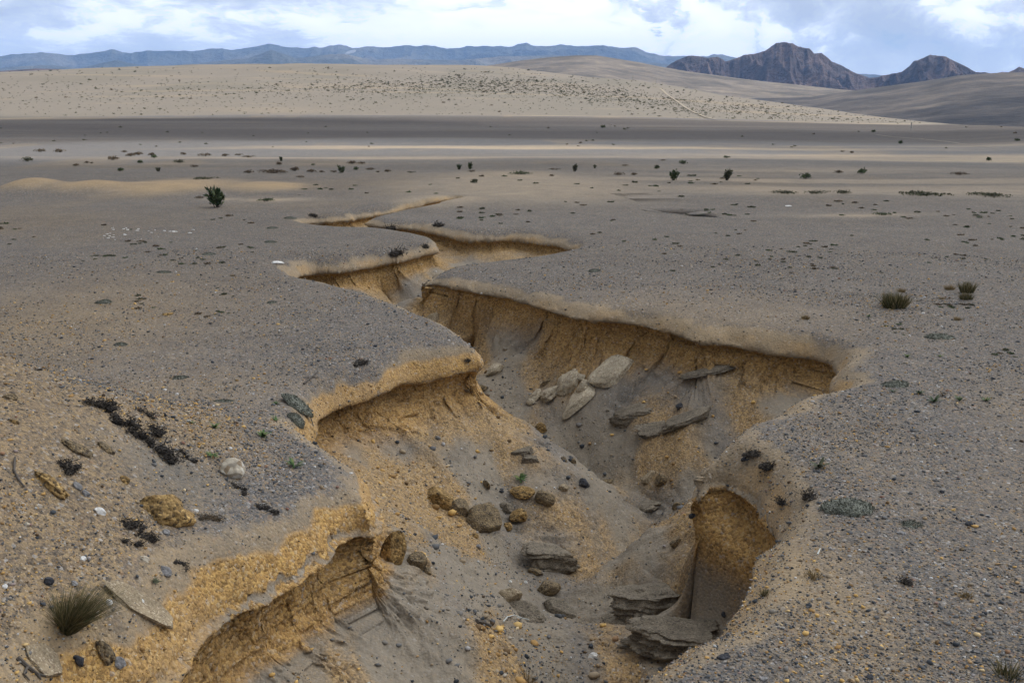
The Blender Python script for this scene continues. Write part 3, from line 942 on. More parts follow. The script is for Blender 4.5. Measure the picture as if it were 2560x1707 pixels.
# clouds overhead, whose shadows lie on the plain
mc, t = material("cloud_vapour")
tr = t.add("ShaderNodeBsdfTranslucent", None, Color=(0.74, 0.76, 0.80, 1))
df_ = t.add("ShaderNodeBsdfDiffuse", None, Color=(0.85, 0.86, 0.88, 1))
ms = t.add("ShaderNodeMixShader", None, Fac=0.5)
t.l.new(tr.outputs[0], ms.inputs[1])
t.l.new(df_.outputs[0], ms.inputs[2])
o_ = t.add("ShaderNodeOutputMaterial")
t.l.new(ms.outputs[0], o_.inputs["Surface"])
CLZ = 720.0


def cloud_over(pts, seed, thick=14.0, z=CLZ, label=""):
    """a flat cloud whose shadow has this outline on the ground"""
    k = z / math.tan(R(SUN_EL))
    ox, oy = k * math.sin(R(SUN_AZ)), k * math.cos(R(SUN_AZ))
    p = smooth_closed(np.array(pts, float), 9.0)
    uu = np.arange(len(p)) * 9.0
    nn = np.stack([np.roll(p, -1, 0)[:, 1] - p[:, 1], -(np.roll(p, -1, 0)[:, 0] - p[:, 0])], 1)
    nn /= np.maximum(np.linalg.norm(nn, axis=1), 1e-6)[:, None]
    p = p + nn * (fbm(uu * 0.02, uu * 0, seed, 4) * 3.0)[:, None]
    cen = p.mean(0)
    rings = [(1.0, 0.0), (0.97, 0.5), (0.85, 0.8), (0.6, 1.0), (0.3, 1.05)]
    V, F = [], []
    m = len(p)
    for (f, hh) in rings[::-1]:
        q = cen + (p - cen) * f
        zz = z + hh * thick * (1 + 0.35 * fbm(q[:, 0] * 0.02, q[:, 1] * 0.02, seed + 3, 3))
        V.append(np.stack([q[:, 0] + ox, q[:, 1] + oy, zz], 1))
    q = cen + (p - cen) * 0.9
    V.append(np.stack([q[:, 0] + ox, q[:, 1] + oy, np.full(m, z - thick * 0.25)], 1))
    V = np.concatenate(V)
    for i in range(len(rings)):
        for j in range(m):
            F.append((i * m + j, i * m + (j + 1) % m, (i + 1) * m + (j + 1) % m, (i + 1) * m + j))
    F.append(tuple(range(m)))
    F.append(tuple(range(len(rings) * m, (len(rings) + 1) * m))[::-1])
    me = new_mesh("cloud", V, F, mc)
    o = link("cloud", me)
    return tag(o, kind="structure")


def gp(px, py, z=0.0):
    return G(px, py, z)


# shade over the gully and the near plain
near = [(-260, -120), (0, -160), (260, -120), (330, 20), gp(3300, 384), gp(2560, 386), gp(2100, 389), gp(1700, 394), gp(1280, 400), gp(900, 402), gp(450, 404), gp(0, 402), gp(-600, 400), (-240, 20)]
cloud_over(near, 501)
band = [gp(-1400, 347), gp(-500, 346), gp(0, 346), gp(500, 347), gp(900, 350), gp(1280, 357), gp(1700, 364), gp(2150, 372), gp(2560, 378), gp(3300, 384), gp(4200, 384),
        gp(4200, 328), gp(3200, 327), gp(2560, 326), gp(2200, 325), gp(1700, 323), gp(1280, 320), gp(900, 312), gp(500, 313), gp(0, 312), gp(-500, 311), gp(-1400, 311)]
cloud_over(band, 511, 8.0)

pol = lambda d, a: (d * math.sin(a), d * math.cos(a))
cloud_over([pol(740, .17), pol(760, .30), pol(740, .48), pol(760, .75), pol(1220, .75), pol(1220, .5), pol(1160, .36), pol(1020, .26), pol(820, .2)], 521, 10.0)
ridge("dark_hill", [(-400, 184), (-60, 182), (30, 176), (90, 172), (150, 173), (178, 180), (215, 196), (300, 215)], 2000, 2600, 3000, -52, 10, 0.006, 0.006, 351, m_rock, 160, 30, 1.0)
haze_on = True
if haze_on:
    x0, x1, y0, y1, z0, z1 = -11200, 11200, -11200, 11200, -56.0, 640.0
    V = [(x0, y0, z0), (x1, y0, z0), (x1, y1, z0), (x0, y1, z0), (x0, y0, z1), (x1, y0, z1), (x1, y1, z1), (x0, y1, z1)]
    F = [(0, 3, 2, 1), (4, 5, 6, 7), (0, 1, 5, 4), (1, 2, 6, 5), (2, 3, 7, 6), (3, 0, 4, 7)]
    mh, t = material("air")
    pv = t.add("ShaderNodeVolumePrincipled", None)
    pv.inputs["Color"].default_value = (0.30, 0.53, 1.0, 1)
    pv.inputs["Density"].default_value = 0.72 / 9000
    o_ = t.add("ShaderNodeOutputMaterial")
    t.l.new(pv.outputs[0], o_.inputs["Volume"])
    tag(link("haze", new_mesh("haze", V, F, mh, False)), kind="stuff")

SC.view_settings.view_transform = "Standard"
SC.view_settings.look = "None"
SC.view_settings.exposure = -0.2
SC.view_settings.gamma = 1.0
SC.cycles.max_bounces = 6
SC.cycles.volume_bounces = 0
# ------------------------------------------------------------------ things: where they stand
bpy.context.view_layer.update()
DG = bpy.context.evaluated_depsgraph_get()
GE = ground.evaluated_get(DG)
HE = hill.evaluated_get(DG)
CP = Vector((0, 0, CAMZ))


def hit(px, py, far=False):
    """where the line of sight of a photo point meets the ground; its normal; metres per photo pixel there"""
    d = ray(px, py)
    got = [q for q in (GE.ray_cast(CP, d), HE.ray_cast(CP, d)) if q[0]]
    if got:
        _, p, n, _ = min(got, key=lambda q: (q[1] - CP).length)
    else:
        x, y = G(px, max(py, 320))
        p, n = Vector((x, y, 0)), Vector((0, 0, 1))
    depth = (p - CP).dot(Vector((0, math.cos(PITCH), -math.sin(PITCH))))
    return p.copy(), n.copy(), depth / FPX


def drop(x, y, z0=6.0):
    ok, p, n, _ = GE.ray_cast(Vector((x, y, z0)), Vector((0, 0, -1)))
    return (p.copy(), n.copy()) if ok else (Vector((x, y, 0)), Vector((0, 0, 1)))


# ------------------------------------------------------------------ materials of the things
def grain_mat(name, base, dark, light, scale=70.0, bump=0.012, rough=0.95, var=0.35):
    m, t = material(name)
    pos = t.add("ShaderNodeTexCoord").outputs["Object"]
    v = t.voro(pos, scale)
    rnd = t.add("ShaderNodeSeparateColor", None, Color=v.outputs["Color"]).outputs[0]
    sp = t.ramp(rnd, [(0.0, dark), (0.35, base), (0.75, base), (1.0, light)])
    n = t.noise(pos, 6.0, 5, 0.6)
    c = t.mix(1.0, sp, t.ramp(n, [(0.28, (1 - var,) * 3), (0.72, (1 + var * 0.4,) * 3)]), "MULTIPLY")
    h = t.math("ADD", t.math("MULTIPLY", t.math("SUBTRACT", 0.5, v.outputs["Distance"]), 0.7), t.noise(pos, 18.0, 5, 0.65))
    finish(t, c, rough, h, bump, 1.0, 0.2)
    return m


M_TUFF = grain_mat("orange_tuff", (0.30, 0.19, 0.075), (0.07, 0.05, 0.03), (0.50, 0.33, 0.13), 48, .016, var=.5)
M_BROWN = grain_mat("brown_tuff", (0.20, 0.15, 0.09), (0.08, 0.062, 0.045), (0.32, 0.23, 0.12), 60, .016, var=.5)
M_TAN = grain_mat("tan_crust", (0.30, 0.235, 0.15), (0.20, 0.15, 0.10), (0.46, 0.38, 0.27), 90, 0.008)
M_PALE = grain_mat("pale_crust", (0.44, 0.37, 0.265), (0.26, 0.205, 0.14), (0.54, 0.47, 0.36), 55, 0.014)
M_DARK = grain_mat("dark_stone", (0.055, 0.056, 0.062), (0.03, 0.03, 0.035), (0.11, 0.11, 0.115), 40)
M_GREYST = grain_mat("grey_stone", (0.24, 0.23, 0.225), (0.15, 0.145, 0.14), (0.34, 0.33, 0.32), 50)
M_WHITE = grain_mat("white_stone", (0.66, 0.64, 0.60), (0.5, 0.47, 0.42), (0.75, 0.74, 0.72), 40, 0.006)
M_ASH = grain_mat("grey_ash", (0.195, 0.162, 0.120), (0.10, 0.084, 0.066), (0.28, 0.235, 0.17), 80, 0.010)
M_WEATH = grain_mat("weathered_rock", (0.46, 0.40, 0.31), (0.28, 0.20, 0.12), (0.6, 0.56, 0.48), 22, 0.01)


def leaf_mat(name, cols, rough=0.8):
    m, t = material(name)
    oi = t.attr("tone", "Fac")
    c = t.ramp(oi, [(i / (len(cols) - 1), q) for i, q in enumerate(cols)])
    finish(t, c, rough, spec=0.2)
    return m


L_TUFT = leaf_mat("tuft_blades", [(0.035, 0.042, 0.018), (0.075, 0.072, 0.03), (0.16, 0.125, 0.055), (0.34, 0.26, 0.14)])
L_STRAW = leaf_mat("straw_blades", [(0.12, 0.085, 0.04), (0.24, 0.17, 0.08), (0.36, 0.27, 0.15)])
L_GREEN = leaf_mat("green_leaf", [(0.03, 0.06, 0.022), (0.06, 0.11, 0.035), (0.15, 0.17, 0.06)])
L_DKGREEN = leaf_mat("dark_green_leaf", [(0.03, 0.05, 0.024), (0.055, 0.08, 0.035), (0.11, 0.125, 0.06)])
L_OLIVE = leaf_mat("olive_leaf", [(0.04, 0.045, 0.028), (0.075, 0.08, 0.045), (0.13, 0.125, 0.075)])
L_RUST = leaf_mat("brown_leaf", [(0.05, 0.04, 0.028), (0.10, 0.072, 0.045), (0.19, 0.13, 0.075)])
L_DEAD = leaf_mat("dead_stem", [(0.018, 0.015, 0.013), (0.045, 0.037, 0.03), (0.11, 0.09, 0.068)])
M_CUSH = grain_mat("cushion_leaf", (0.20, 0.205, 0.165), (0.11, 0.115, 0.09), (0.29, 0.29, 0.24), 85, .02, var=.55)
L_WOOD = leaf_mat("dry_wood", [(0.05, 0.042, 0.036), (0.10, 0.085, 0.07), (0.19, 0.165, 0.135)])
L_STRAND = leaf_mat("pale_strand", [(0.4, 0.42, 0.4), (0.55, 0.56, 0.52)])


def set_tone(me, arr):
    a = me.attributes.new("tone", "FLOAT", "POINT")
    a.data.foreach_set("value", np.clip(np.asarray(arr, np.float32), 0, 1))


_ico = {}


def ico(sub):
    if sub not in _ico:
        import bmesh
        bm = bmesh.new()
        bmesh.ops.create_icosphere(bm, subdivisions=sub, radius=1.0)
        v = np.array([q.co[:] for q in bm.verts])
        f = np.array([[w.index for w in q.verts] for q in bm.faces])
        bm.free()
        _ico[sub] = (v, f)
    return _ico[sub][0].copy(), _ico[sub][1].copy()


def n3(v, s, seed, o=3):
    return (fbm(v[:, 0] * s + 7.1 * seed, v[:, 1] * s + v[:, 2] * s * .6, seed, o) + fbm(v[:, 1] * s - 3.3 * seed, v[:, 2] * s - v[:, 0] * s * .5, seed + 50, o) + fbm(v[:, 2] * s + 1.7, v[:, 0] * s + v[:, 1] * s * .4, seed + 90, o)) / 2.2


def rock_mesh(name, dims, seed, mat, cuts=7, lump=0.22, fine=0.05, sub=5, flat=0.0, beds=0.0, bedf=9.0):
    """a stone of these dimensions (m), split by flat breaks"""
    rg = np.random.default_rng(seed)
    v, f = ico(sub)
    if flat:
        v[:, 2] = np.sign(v[:, 2]) * np.abs(v[:, 2]) ** (1 - flat)
        v[:, 2] = np.clip(v[:, 2], -0.72, 0.72)
    v = v * (1 + lump * n3(v, 0.9, seed)[:, None])
    for _ in range(cuts):
        nn = rg.normal(size=3)
        if flat:
            nn[2] *= 0.35
        nn /= np.linalg.norm(nn)
        dd = rg.uniform(0.55, 0.88)
        over = np.maximum(v @ nn - dd, 0)
        v = v - over[:, None] * nn[None] * 0.92
    nrmv = v / np.maximum(np.linalg.norm(v, axis=1), 1e-6)[:, None]
    v = v + nrmv * (fine * n3(v, 3.5, seed + 3, 4))[:, None]
    if beds:
        an = np.arctan2(v[:, 1], v[:, 0])
        hz_ = v[:, 2] + 0.10 * fbm(np.cos(an) * 1.5, np.sin(an) * 1.5, seed + 11, 3)
        q = fbm(hz_ * bedf, np.cos(an) * 0.8 + 3, seed + 12, 3) + 0.45 * fbm(hz_ * bedf * 2.5, np.sin(an) * 2.2, seed + 13, 3)
        v[:, :2] *= (1 + beds * np.tanh(q * 2.2))[:, None]
        v[:, :2] *= (1 + 0.10 * fbm(np.cos(an) * 5, np.sin(an) * 5 + v[:, 2] * 1.5, seed + 14, 4))[:, None]
    ext = v.max(0) - v.min(0)
    v = (v - (v.max(0) + v.min(0)) / 2) / ext * np.array(dims)
    return new_mesh(name, v, f, mat)


def align(n, rz, lean=1.0):
    up = Vector((0, 0, 1)).lerp(n, lean).normalized()
    q = Vector((0, 0, 1)).rotation_difference(up)
    return (q.to_matrix().to_4x4() @ Matrix.Rotation(rz, 4, "Z"))


def stone(name, px, py, wpx, hpx, mat, label, cat, seed, depth=1.0, rz=0.0, lean=1.0, sink=0.30, group=None, tilt=(0, 0), **kw):
    sink = min(sink + 0.09, 0.62)
    """a stone whose middle shows at px, py and that is about wpx x hpx photo pixels large"""
    p, n, mpp = hit(px, py + hpx * 0.25)
    w, h = wpx * mpp, hpx * mpp
    me = rock_mesh(name, (w, w * depth, h), seed, mat, **kw)
    o = link(name, me)
    M = Matrix.Translation(p) @ align(n, rz, lean) @ Matrix.Rotation(R(tilt[0]), 4, "X") @ Matrix.Rotation(R(tilt[1]), 4, "Y")
    o.matrix_world = M @ Matrix.Translation((0, 0, h * (0.5 - sink)))
    return tag(o, label, cat, group)


# ------------------------------------------------------------------ plants
def blades(n, r, h, seed, spread=0.55, width=0.006, lean=(0, 0), segs=4, droop=0.35, tone=(0.1, 0.9), flat_base=0.8):
    rg = np.random.default_rng(seed)
    V, F, Tn = [], [], []
    for i in range(n):
        a = rg.uniform(0, 2 * math.pi)
        q = math.sqrt(rg.uniform()) * r * flat_base
        bx, by = q * math.cos(a), q * math.sin(a)
        out = spread * (q / max(r, 1e-6)) + rg.normal() * 0.30
        dx, dy = math.cos(a) * out + lean[0], math.sin(a) * out + lean[1]
        L = h * (0.35 + 0.75 * rg.uniform() ** 0.7)
        w = width * rg.uniform(0.6, 1.3)
        pa = rg.uniform(0, math.pi)
        wx, wy = math.cos(pa) * w, math.sin(pa) * w
        tn = rg.uniform(*tone) ** 1.4
        kx, ky = rg.normal(size=2) * 0.16
        i0 = len(V)
        for k in range(segs + 1):
            t = k / segs
            cx = bx + dx * L * t * (0.7 + droop * t)
            cy = by + dy * L * t * (0.7 + droop * t)
            cz = L * t * (1 - droop * 0.5 * t * min(1.2, math.hypot(dx, dy)))
            ww = (1 - t) ** 0.7
            cx += kx * L * t * t
            cy += ky * L * t * t
            V.append((cx - wx * ww, cy - wy * ww, cz))
            V.append((cx + wx * ww, cy + wy * ww, cz))
            Tn += [tn + 0.15 * t] * 2
        for k in range(segs):
            b = i0 + 2 * k
            F.append((b, b + 1, b + 3, b + 2))
    return V, F, Tn


def plant_mesh(name, parts, mat):
    V, F, Tn = [], [], []
    for (v, f, tn) in parts:
        k = len(V)
        V += list(v)
        F += [tuple(i + k for i in q) for q in f]
        Tn += list(tn)
    me = new_mesh(name, V, F, mat, False)
    set_tone(me, Tn)
    return me


def leaves_on(points, size, seed, narrow=0.35, up=0.4, tone=(0, 1)):
    """leaf-sized faces around points"""
    rg = np.random.default_rng(seed)
    V, F, Tn = [], [], []
    for p in points:
        d = rg.normal(size=3)
        d[2] = abs(d[2]) * up + up * 0.5
        d /= np.linalg.norm(d)
        sd_ = np.cross(d, rg.normal(size=3))
        sd_ /= max(np.linalg.norm(sd_), 1e-6)
        L = size * rg.uniform(0.6, 1.3)
        w = L * narrow
        a = np.array(p)
        k = len(V)
        V += [tuple(a), tuple(a + d * L * .45 + sd_ * w), tuple(a + d * L), tuple(a + d * L * .45 - sd_ * w)]
        F.append((k, k + 1, k + 2, k + 3))
        Tn += [rg.uniform(*tone)] * 4
    return V, F, Tn


def tube(pts, r0, r1, sides=6, tone=0.5):
    V, F = [], []
    pts = [np.array(p, float) for p in pts]
    for i, p in enumerate(pts):
        d = pts[min(i + 1, len(pts) - 1)] - pts[max(i - 1, 0)]
        d /= max(np.linalg.norm(d), 1e-9)
        a = np.cross(d, (0.3, 0.9, 0.25))
        a /= max(np.linalg.norm(a), 1e-9)
        b = np.cross(d, a)
        rr = r0 + (r1 - r0) * i / (len(pts) - 1)
        for j in range(sides):
            t = 2 * math.pi * j / sides
            V.append(tuple(p + rr * (math.cos(t) * a + math.sin(t) * b)))
    for i in range(len(pts) - 1):
        for j in range(sides):
            F.append((i * sides + j, i * sides + (j + 1) % sides, (i + 1) * sides + (j + 1) % sides, (i + 1) * sides + j))
    F.append(tuple(range(sides))[::-1])
    F.append(tuple((len(pts) - 1) * sides + j for j in range(sides)))
    return V, F, [tone] * len(V)


def shrub(name, w, h, seed, mat, n=260, leaf=None, kind="mound", stem_mat=None):
    """low bush: leafy crown over short stems; returns the root with parts"""
    rg = np.random.default_rng(seed)
    root = bpy.data.objects.new(name, None)
    COL.objects.link(root)
    root.empty_display_size = 0.1
    pts, stems = [], []
    if kind == "mound":
        cl = [(rg.uniform(-.36, .36) * w, rg.uniform(-.3, .3) * w, rg.uniform(.22, .40) * w, rg.uniform(0.55, 1.0) * h) for _ in range(8)]
        for i in range(n):
            cx, cy, cr, chh = cl[rg.integers(len(cl))]
            a, q = rg.uniform(0, 6.283), math.sqrt(rg.uniform(0.05, 1))
            x, y = cx + math.cos(a) * q * cr, cy + math.sin(a) * q * cr
            z = chh * math.sqrt(max(0.02, 1 - q * q)) * rg.uniform(0.35, 0.95)
            pts.append((x, y, z))
        for (cx, cy, cr, chh) in cl[:5]:
            stems.append(tube([(cx * .2, cy * .2, -0.03), (cx * .6, cy * .6, chh * .35), (cx, cy, chh * .75)], 0.02 * w + .004, .006 * w + .002, 5, rg.uniform(.2, .8)))
    else:
        for _ in range(11):
            a, o = rg.uniform(0, 6.283), rg.uniform(0.05, 0.5) * w
            hh = h * rg.uniform(0.5, 1.0)
            b = np.array((math.cos(a) * o * .35, math.sin(a) * o * .35, -0.03))
            m_ = np.array((math.cos(a) * o * .8, math.sin(a) * o * .8, hh * .5))
            e = np.array((math.cos(a) * o, math.sin(a) * o, hh * .94))
            stems.append(tube([b, m_, e], 0.018 * w + .004, .008 * w + .003, 5, rg.uniform(.2, .8)))
            for k in range(n // 11):
                t = rg.uniform(0.15, 1)
                p = (b + (m_ - b) * t * 2) if t < .5 else (m_ + (e - m_) * (t - .5) * 2)
                pts.append(tuple(p + rg.normal(size=3) * np.array((.05, .05, .02)) * w))
    lm = plant_mesh("foliage", [leaves_on(pts, leaf or max(0.16 * h, 0.02), seed + 1, 0.28 if kind == "mound" else 0.2, 0.9)], mat)
    link("foliage", lm, root)
    link("stem", plant_mesh("stem", stems, stem_mat or L_DEAD), root)
    return root


def copy_tree(o, loc, rz, sc):
    c = o.copy()
    COL.objects.link(c)
    for ch in o.children:
        d = ch.copy()
        COL.objects.link(d)
        d.parent = c
    c.location = loc
    c.rotation_euler = (0, 0, rz)
    c.scale = sc
    return c


def cushion_mesh(name, w, h, seed):
    v, f = ico(4)
    keep = v[:, 2] > -0.35
    v[:, 2] = np.where(v[:, 2] < 0, v[:, 2] * 0.3, v[:, 2])
    v[:, :2] *= (1 + 0.18 * fbm(v[:, 0] * 1.2, v[:, 1] * 1.2, seed, 3))[:, None]
    nb = n3(v, 2.2, seed, 4) * 0.10 + n3(v, 9.0, seed + 4, 2) * 0.045
    v = v * (1 + nb[:, None])
    v *= np.array((w / 2, w / 2 * 0.8, h))
    lv, lf, _ = leaves_on((v[v[:, 2] > -0.02 * h][RNG.integers(0, (v[:, 2] > -0.02 * h).sum(), 700)]).tolist(), 0.035 * w + .006, seed + 5, .3, .5)
    V = v.tolist() + lv
    F = f.tolist() + [tuple(q + len(v) for q in g) for g in lf]
    me = new_mesh(name, V, F, M_CUSH)
    return me


def scraggle(name, spine, r, seed, mat=None, n=420):
    """dead, blackened plant lying along a line of points"""
    rg = np.random.default_rng(seed)
    parts = []
    sp = [np.array(p) for p in spine]
    k = np.linspace(0, len(sp) - 1, max(4, len(sp) * 2))
    sp = [np.array([np.interp(q, range(len(sp)), [a[i] for a in sp]) for i in range(3)]) + rg.normal(size=3) * np.array((r * .55, r * .55, 0.0)) for q in k]
    for _ in range(n):
        k = rg.integers(len(sp) - 1)
        t = rg.uniform()
        c = sp[k] * (1 - t) + sp[k + 1] * t
        o = rg.normal(size=3) * np.array((r * .7, r * .7, r * .45))
        o[2] = abs(o[2])
        d = rg.normal(size=3)
        d[2] *= 0.5
        d /= np.linalg.norm(d)
        L = r * (0.25 + 1.5 * rg.uniform() ** 2.5)
        p0 = c + o
        b = rg.normal(size=3) * L * 0.35
        parts.append(tube([p0, p0 + d * L * .5 + b * .5, p0 + d * L + b * .2], r * rg.uniform(.05, .13), r * .03, 4, rg.uniform(0, 1) ** 1.5))
    for i in range(len(sp) - 1):
        for t in (0.0, 0.5):
            c = sp[i] * (1 - t) + sp[i + 1] * t
            v, f = ico(3)
            v = v * (1 + 0.75 * n3(v, 4.0, seed + i * 3 + int(t * 9), 4)[:, None]) * np.array((r * .8, r * .8, r * .42)) * rg.uniform(.45, 1.15) + c + rg.normal(size=3) * np.array((r * .3, r * .3, 0))
            parts.append((v.tolist(), f.tolist(), [rg.uniform(0, .5)] * len(v)))
    return plant_mesh(name, parts, mat or L_DEAD)


def scraggle_px(pxs, rpx, seed, label, cat="dead plant", name="dead_plant", mat=None, n=420, group=None):
    hs_ = [hit(*q) for q in pxs]
    mpp = hs_[0][2]
    base = hs_[0][0]
    me = scraggle(name, [tuple(h[0] - base) for h in hs_], rpx * mpp, seed, mat, n)
    return tag(link(name, me, None, base), label, cat, group)


def twig_px(pxs, r0, r1, label, name="twig", cat="twig", lift=0.015, mat=None, branches=()):
    hs_ = [hit(*q) for q in pxs]
    base = hs_[0][0]
    pts = [h[0] - base + Vector((0, 0, lift)) for h in hs_]
    parts = [tube([tuple(p) for p in pts], r0, r1, 6, 0.35)]
    for b in branches:
        bs = [hit(*q)[0] - base + Vector((0, 0, lift)) for q in b]
        parts.append(tube([tuple(p) for p in bs], r0 * .7, r1 * .7, 5, 0.5))
    me = plant_mesh(name, parts, mat or L_WOOD)
    return tag(link(name, me, None, base), label, cat)


def rosette(name, w, seed, mat=None):
    rg = np.random.default_rng(seed)
    V, F, Tn = [], [], []
    for i in range(16):
        a = rg.uniform(0, 6.283)
        L = w * rg.uniform(.35, .62)
        up = rg.uniform(.35, 1.5)
        c, s_ = math.cos(a), math.sin(a)
        wd_ = w * rg.uniform(.05, .09)
        k = len(V)
        for t, ww in ((0, .5), (.4, 1.0), (.75, .7), (1, 0.05)):
            x, z = L * t, L * t * up * (1 - .45 * t)
            V += [(c * x - s_ * wd_ * ww, s_ * x + c * wd_ * ww, z), (c * x + s_ * wd_ * ww, s_ * x - c * wd_ * ww, z)]
            Tn += [rg.uniform(0, 1)] * 2
        for j in range(3):
            F.append((k + 2 * j, k + 2 * j + 1, k + 2 * j + 3, k + 2 * j + 2))
    return plant_mesh(name, [(V, F, Tn)], mat or L_GREEN)


# ---- grass tufts
def tuft(px, py, wpx, hpx, label, seed, mat=L_TUFT, n=420, lean=(0, 0), spread=0.6, group=None, wmul=1.0):
    p, nn, mpp = hit(px, py)
    w, h = wpx * mpp, hpx * mpp
    me = plant_mesh("grass_tuft", [blades(n, w * 0.42, h * 1.15, seed, spread, 0.007 * max(h / 0.3, 0.5) * wmul, lean)], mat)
    o = link("grass_tuft", me, None, p - Vector((0, 0, 0.02)))
    return tag(o, label, "grass tuft", group)


tuft(172, 1570, 62, 96, "large dark green grass tuft leaning right on the left bank slope", 1, n=1500, lean=(0.55, 0.1), spread=0.9, wmul=.45)
tuft(2237, 768, 82, 36, "widest dark grass tuft on the gravel right of the gully", 2, n=700, spread=.35, wmul=1.2)
tuft(2417, 731, 44, 28, "tall dark round grass tuft beside a smaller brown one at right", 3, spread=.35)
tuft(2414, 748, 38, 18, "brown grass tuft just below the tall dark round one", 4, spread=.4)
tuft(2374, 724, 26, 15, "straw coloured grass tuft left of the tall dark round one", 5, L_STRAW, 260)
tuft(2254, 730, 18, 12, "small orange straw tuft behind the widest dark tuft", 6, L_STRAW, 200)
tuft(2355, 747, 20, 8, "flat brown tuft between the wide dark tuft and the round pair", 7, L_STRAW, 160)
tuft(2014, 797, 20, 13, "small dry brown tuft with bare twig above the right alcove", 8, L_STRAW, 200)
tuft(2395, 800, 22, 11, "small yellowish tuft below the pair of round tufts", 9, L_STRAW, 200)
tuft(2416, 1490, 26, 16, "short brown and green tuft on near right gravel", 10, L_STRAW, 220)
tuft(1912, 1486, 24, 20, "faint dark tuft on the tan sand of near right bank", 11, L_TUFT, 120)
tuft(2030, 1442, 46, 22, "thin dry brown tuft on the near right bank", 12, L_STRAW, 120)
tuft(1320, 1706, 40, 34, "sparse straw tuft at the bottom of the gully floor", 13, L_STRAW, 60)
tuft(2520, 1690, 70, 45, "faint dark tuft in the lower corner of the right gravel", 14, L_TUFT, 110)

# ---- stones of the left bank
stone("boulder", 398, 1250, 185, 112, M_TUFF, "big gravelly orange boulder half buried in left bank slope", "boulder", 21, .6, 0.3, .5, .50, cuts=5, lump=.30, fine=.12, beds=.07, bedf=3.0)
stone("rock", 580, 1170, 62, 62, M_WEATH, "angular cream and brown rock on the left bank", "rock", 22, .8, .5, .3, .22, cuts=12, lump=.15)
stone("stone", 250, 1275, 30, 17, M_WHITE, "white stone left of the big orange boulder", "stone", 23, .7, .3)
stone("stone", 192, 1213, 30, 18, M_GREYST, "pale grey stone in a pair, upper one, on left bank hollow", "stone", 24, .6, -.5)
stone("stone", 214, 1231, 26, 18, M_GREYST, "pale grey stone in a pair, lower one, on left bank hollow", "stone", 25, .7, -.4)
stone("stone", 271, 1502, 20, 18, M_WHITE, "bright white square stone right of the large grass tuft", "stone", 26, .9, .2, cuts=12)
stone("stone", 353, 1500, 13, 14, M_WHITE, "small white stone on sand above the crust slab", "stone", 27)
stone("stone", 120, 1450, 24, 26, M_DARK, "dark slate stone on slope above the large grass tuft", "stone", 28, .8)
stone("stone", 184, 1457, 19, 17, M_GREYST, "lilac grey stone right of the dark slate stone", "stone", 29)
stone("stone", 11, 1464, 14, 13, M_WHITE, "pale round stone at the edge of the left slope", "stone", 30)
stone("stone", 195, 1644, 36, 26, M_DARK, "dark stone beside the tan slab near the bottom left", "stone", 31, .7)
stone("stone", 296, 1650, 34, 26, M_GREYST, "grey stone right of the dark stone near the bottom left", "stone", 32, .8)
stone("stone", 363, 1395, 30, 14, M_WEATH, "flat cream stone below the forked dead plant", "stone", 33, .6)
stone("stone", 207, 1394, 16, 12, M_WHITE, "small cream stone on the slope above the tuft", "stone", 34)
stone("stone", 413, 1422, 38, 22, M_GREYST, "cracked light grey stone beside a dead root", "stone", 35, .8)
stone("stone", 415, 1328, 22, 14, M_GREYST, "grey stone right of the forked dead plant", "stone", 36)
stone("stone", 490, 1274, 14, 9, M_WHITE, "little white stone right of the big orange boulder", "stone", 37)
stone("stone", 68, 1308, 14, 10, M_WEATH, "tiny cream stone on the far left slope", "stone", 38)
stone("clod", 128, 1205, 110, 34, M_TUFF, "orange clod left of the sandy hollow on left bank", "clod", 39, .4, -.35, cuts=3, lump=.4, fine=.12)
stone("clod", 190, 1118, 88, 24, M_BROWN, "brown crust clod above the sandy hollow", "clod", 40, .4, .15, cuts=3, lump=.35, fine=.12)
stone("clod", 265, 1118, 56, 16, M_BROWN, "thin tan clod right of the brown crust clod", "clod", 41, .4, -.3, cuts=3, lump=.35, fine=.1)
stone("clod", 310, 1196, 28, 20, M_TUFF, "small orange clod above the big orange boulder", "clod", 42, .7)
stone("clod", 262, 1622, 76, 34, M_BROWN, "brown clod strip between dark and grey stones", "clod", 43, .5, -.4, cuts=3, lump=.35, fine=.12)
stone("clod", 25, 990, 40, 22, M_BROWN, "brown clod at the crest of left slope", "clod", 44, .5, cuts=4)
stone("clod", 36, 1052, 26, 12, M_TUFF, "orange clod on the upper left slope", "clod", 45, .6, cuts=4)
stone("crust_slab", 350, 1500, 230, 16, M_TAN, "tan crust slab with a sharp edge on the left bank", "slab", 46, .38, .55, .9, .55, cuts=9, flat=.6, lump=.25)
stone("crust_slab", 112, 1640, 130, 20, M_TAN, "smooth tan slab under the large grass tuft", "slab", 47, .8, .3, .9, .60, cuts=9, flat=.6, lump=.2)

# ---- dead plants of the left bank
scraggle_px([(222, 1003), (262, 1018), (298, 1024)], 14, 101, "black dead plant, uppermost of the chain on left bank")
scraggle_px([(275, 1046), (308, 1064), (335, 1082), (355, 1098)], 16, 102, "long black dead plant in the middle of the chain", n=300)
scraggle_px([(346, 1024), (368, 1032), (380, 1048)], 8, 103, "curved dead stem right of the chain of black plants", n=260)
scraggle_px([(376, 1068), (388, 1084), (400, 1092)], 14, 104, "brown black dead clump beside the chain of black plants", n=180)
scraggle_px([(368, 1106), (400, 1130), (425, 1150), (440, 1156)], 17, 105, "black dead plant, lowest of the chain on left bank", n=300)
scraggle_px([(448, 1128), (468, 1142), (486, 1154)], 8, 106, "thin dead stem with a grey stone beside it", n=90)
scraggle_px([(312, 1298), (340, 1318), (366, 1340), (382, 1352)], 14, 107, "forked black dead plant below the big orange boulder", n=300)
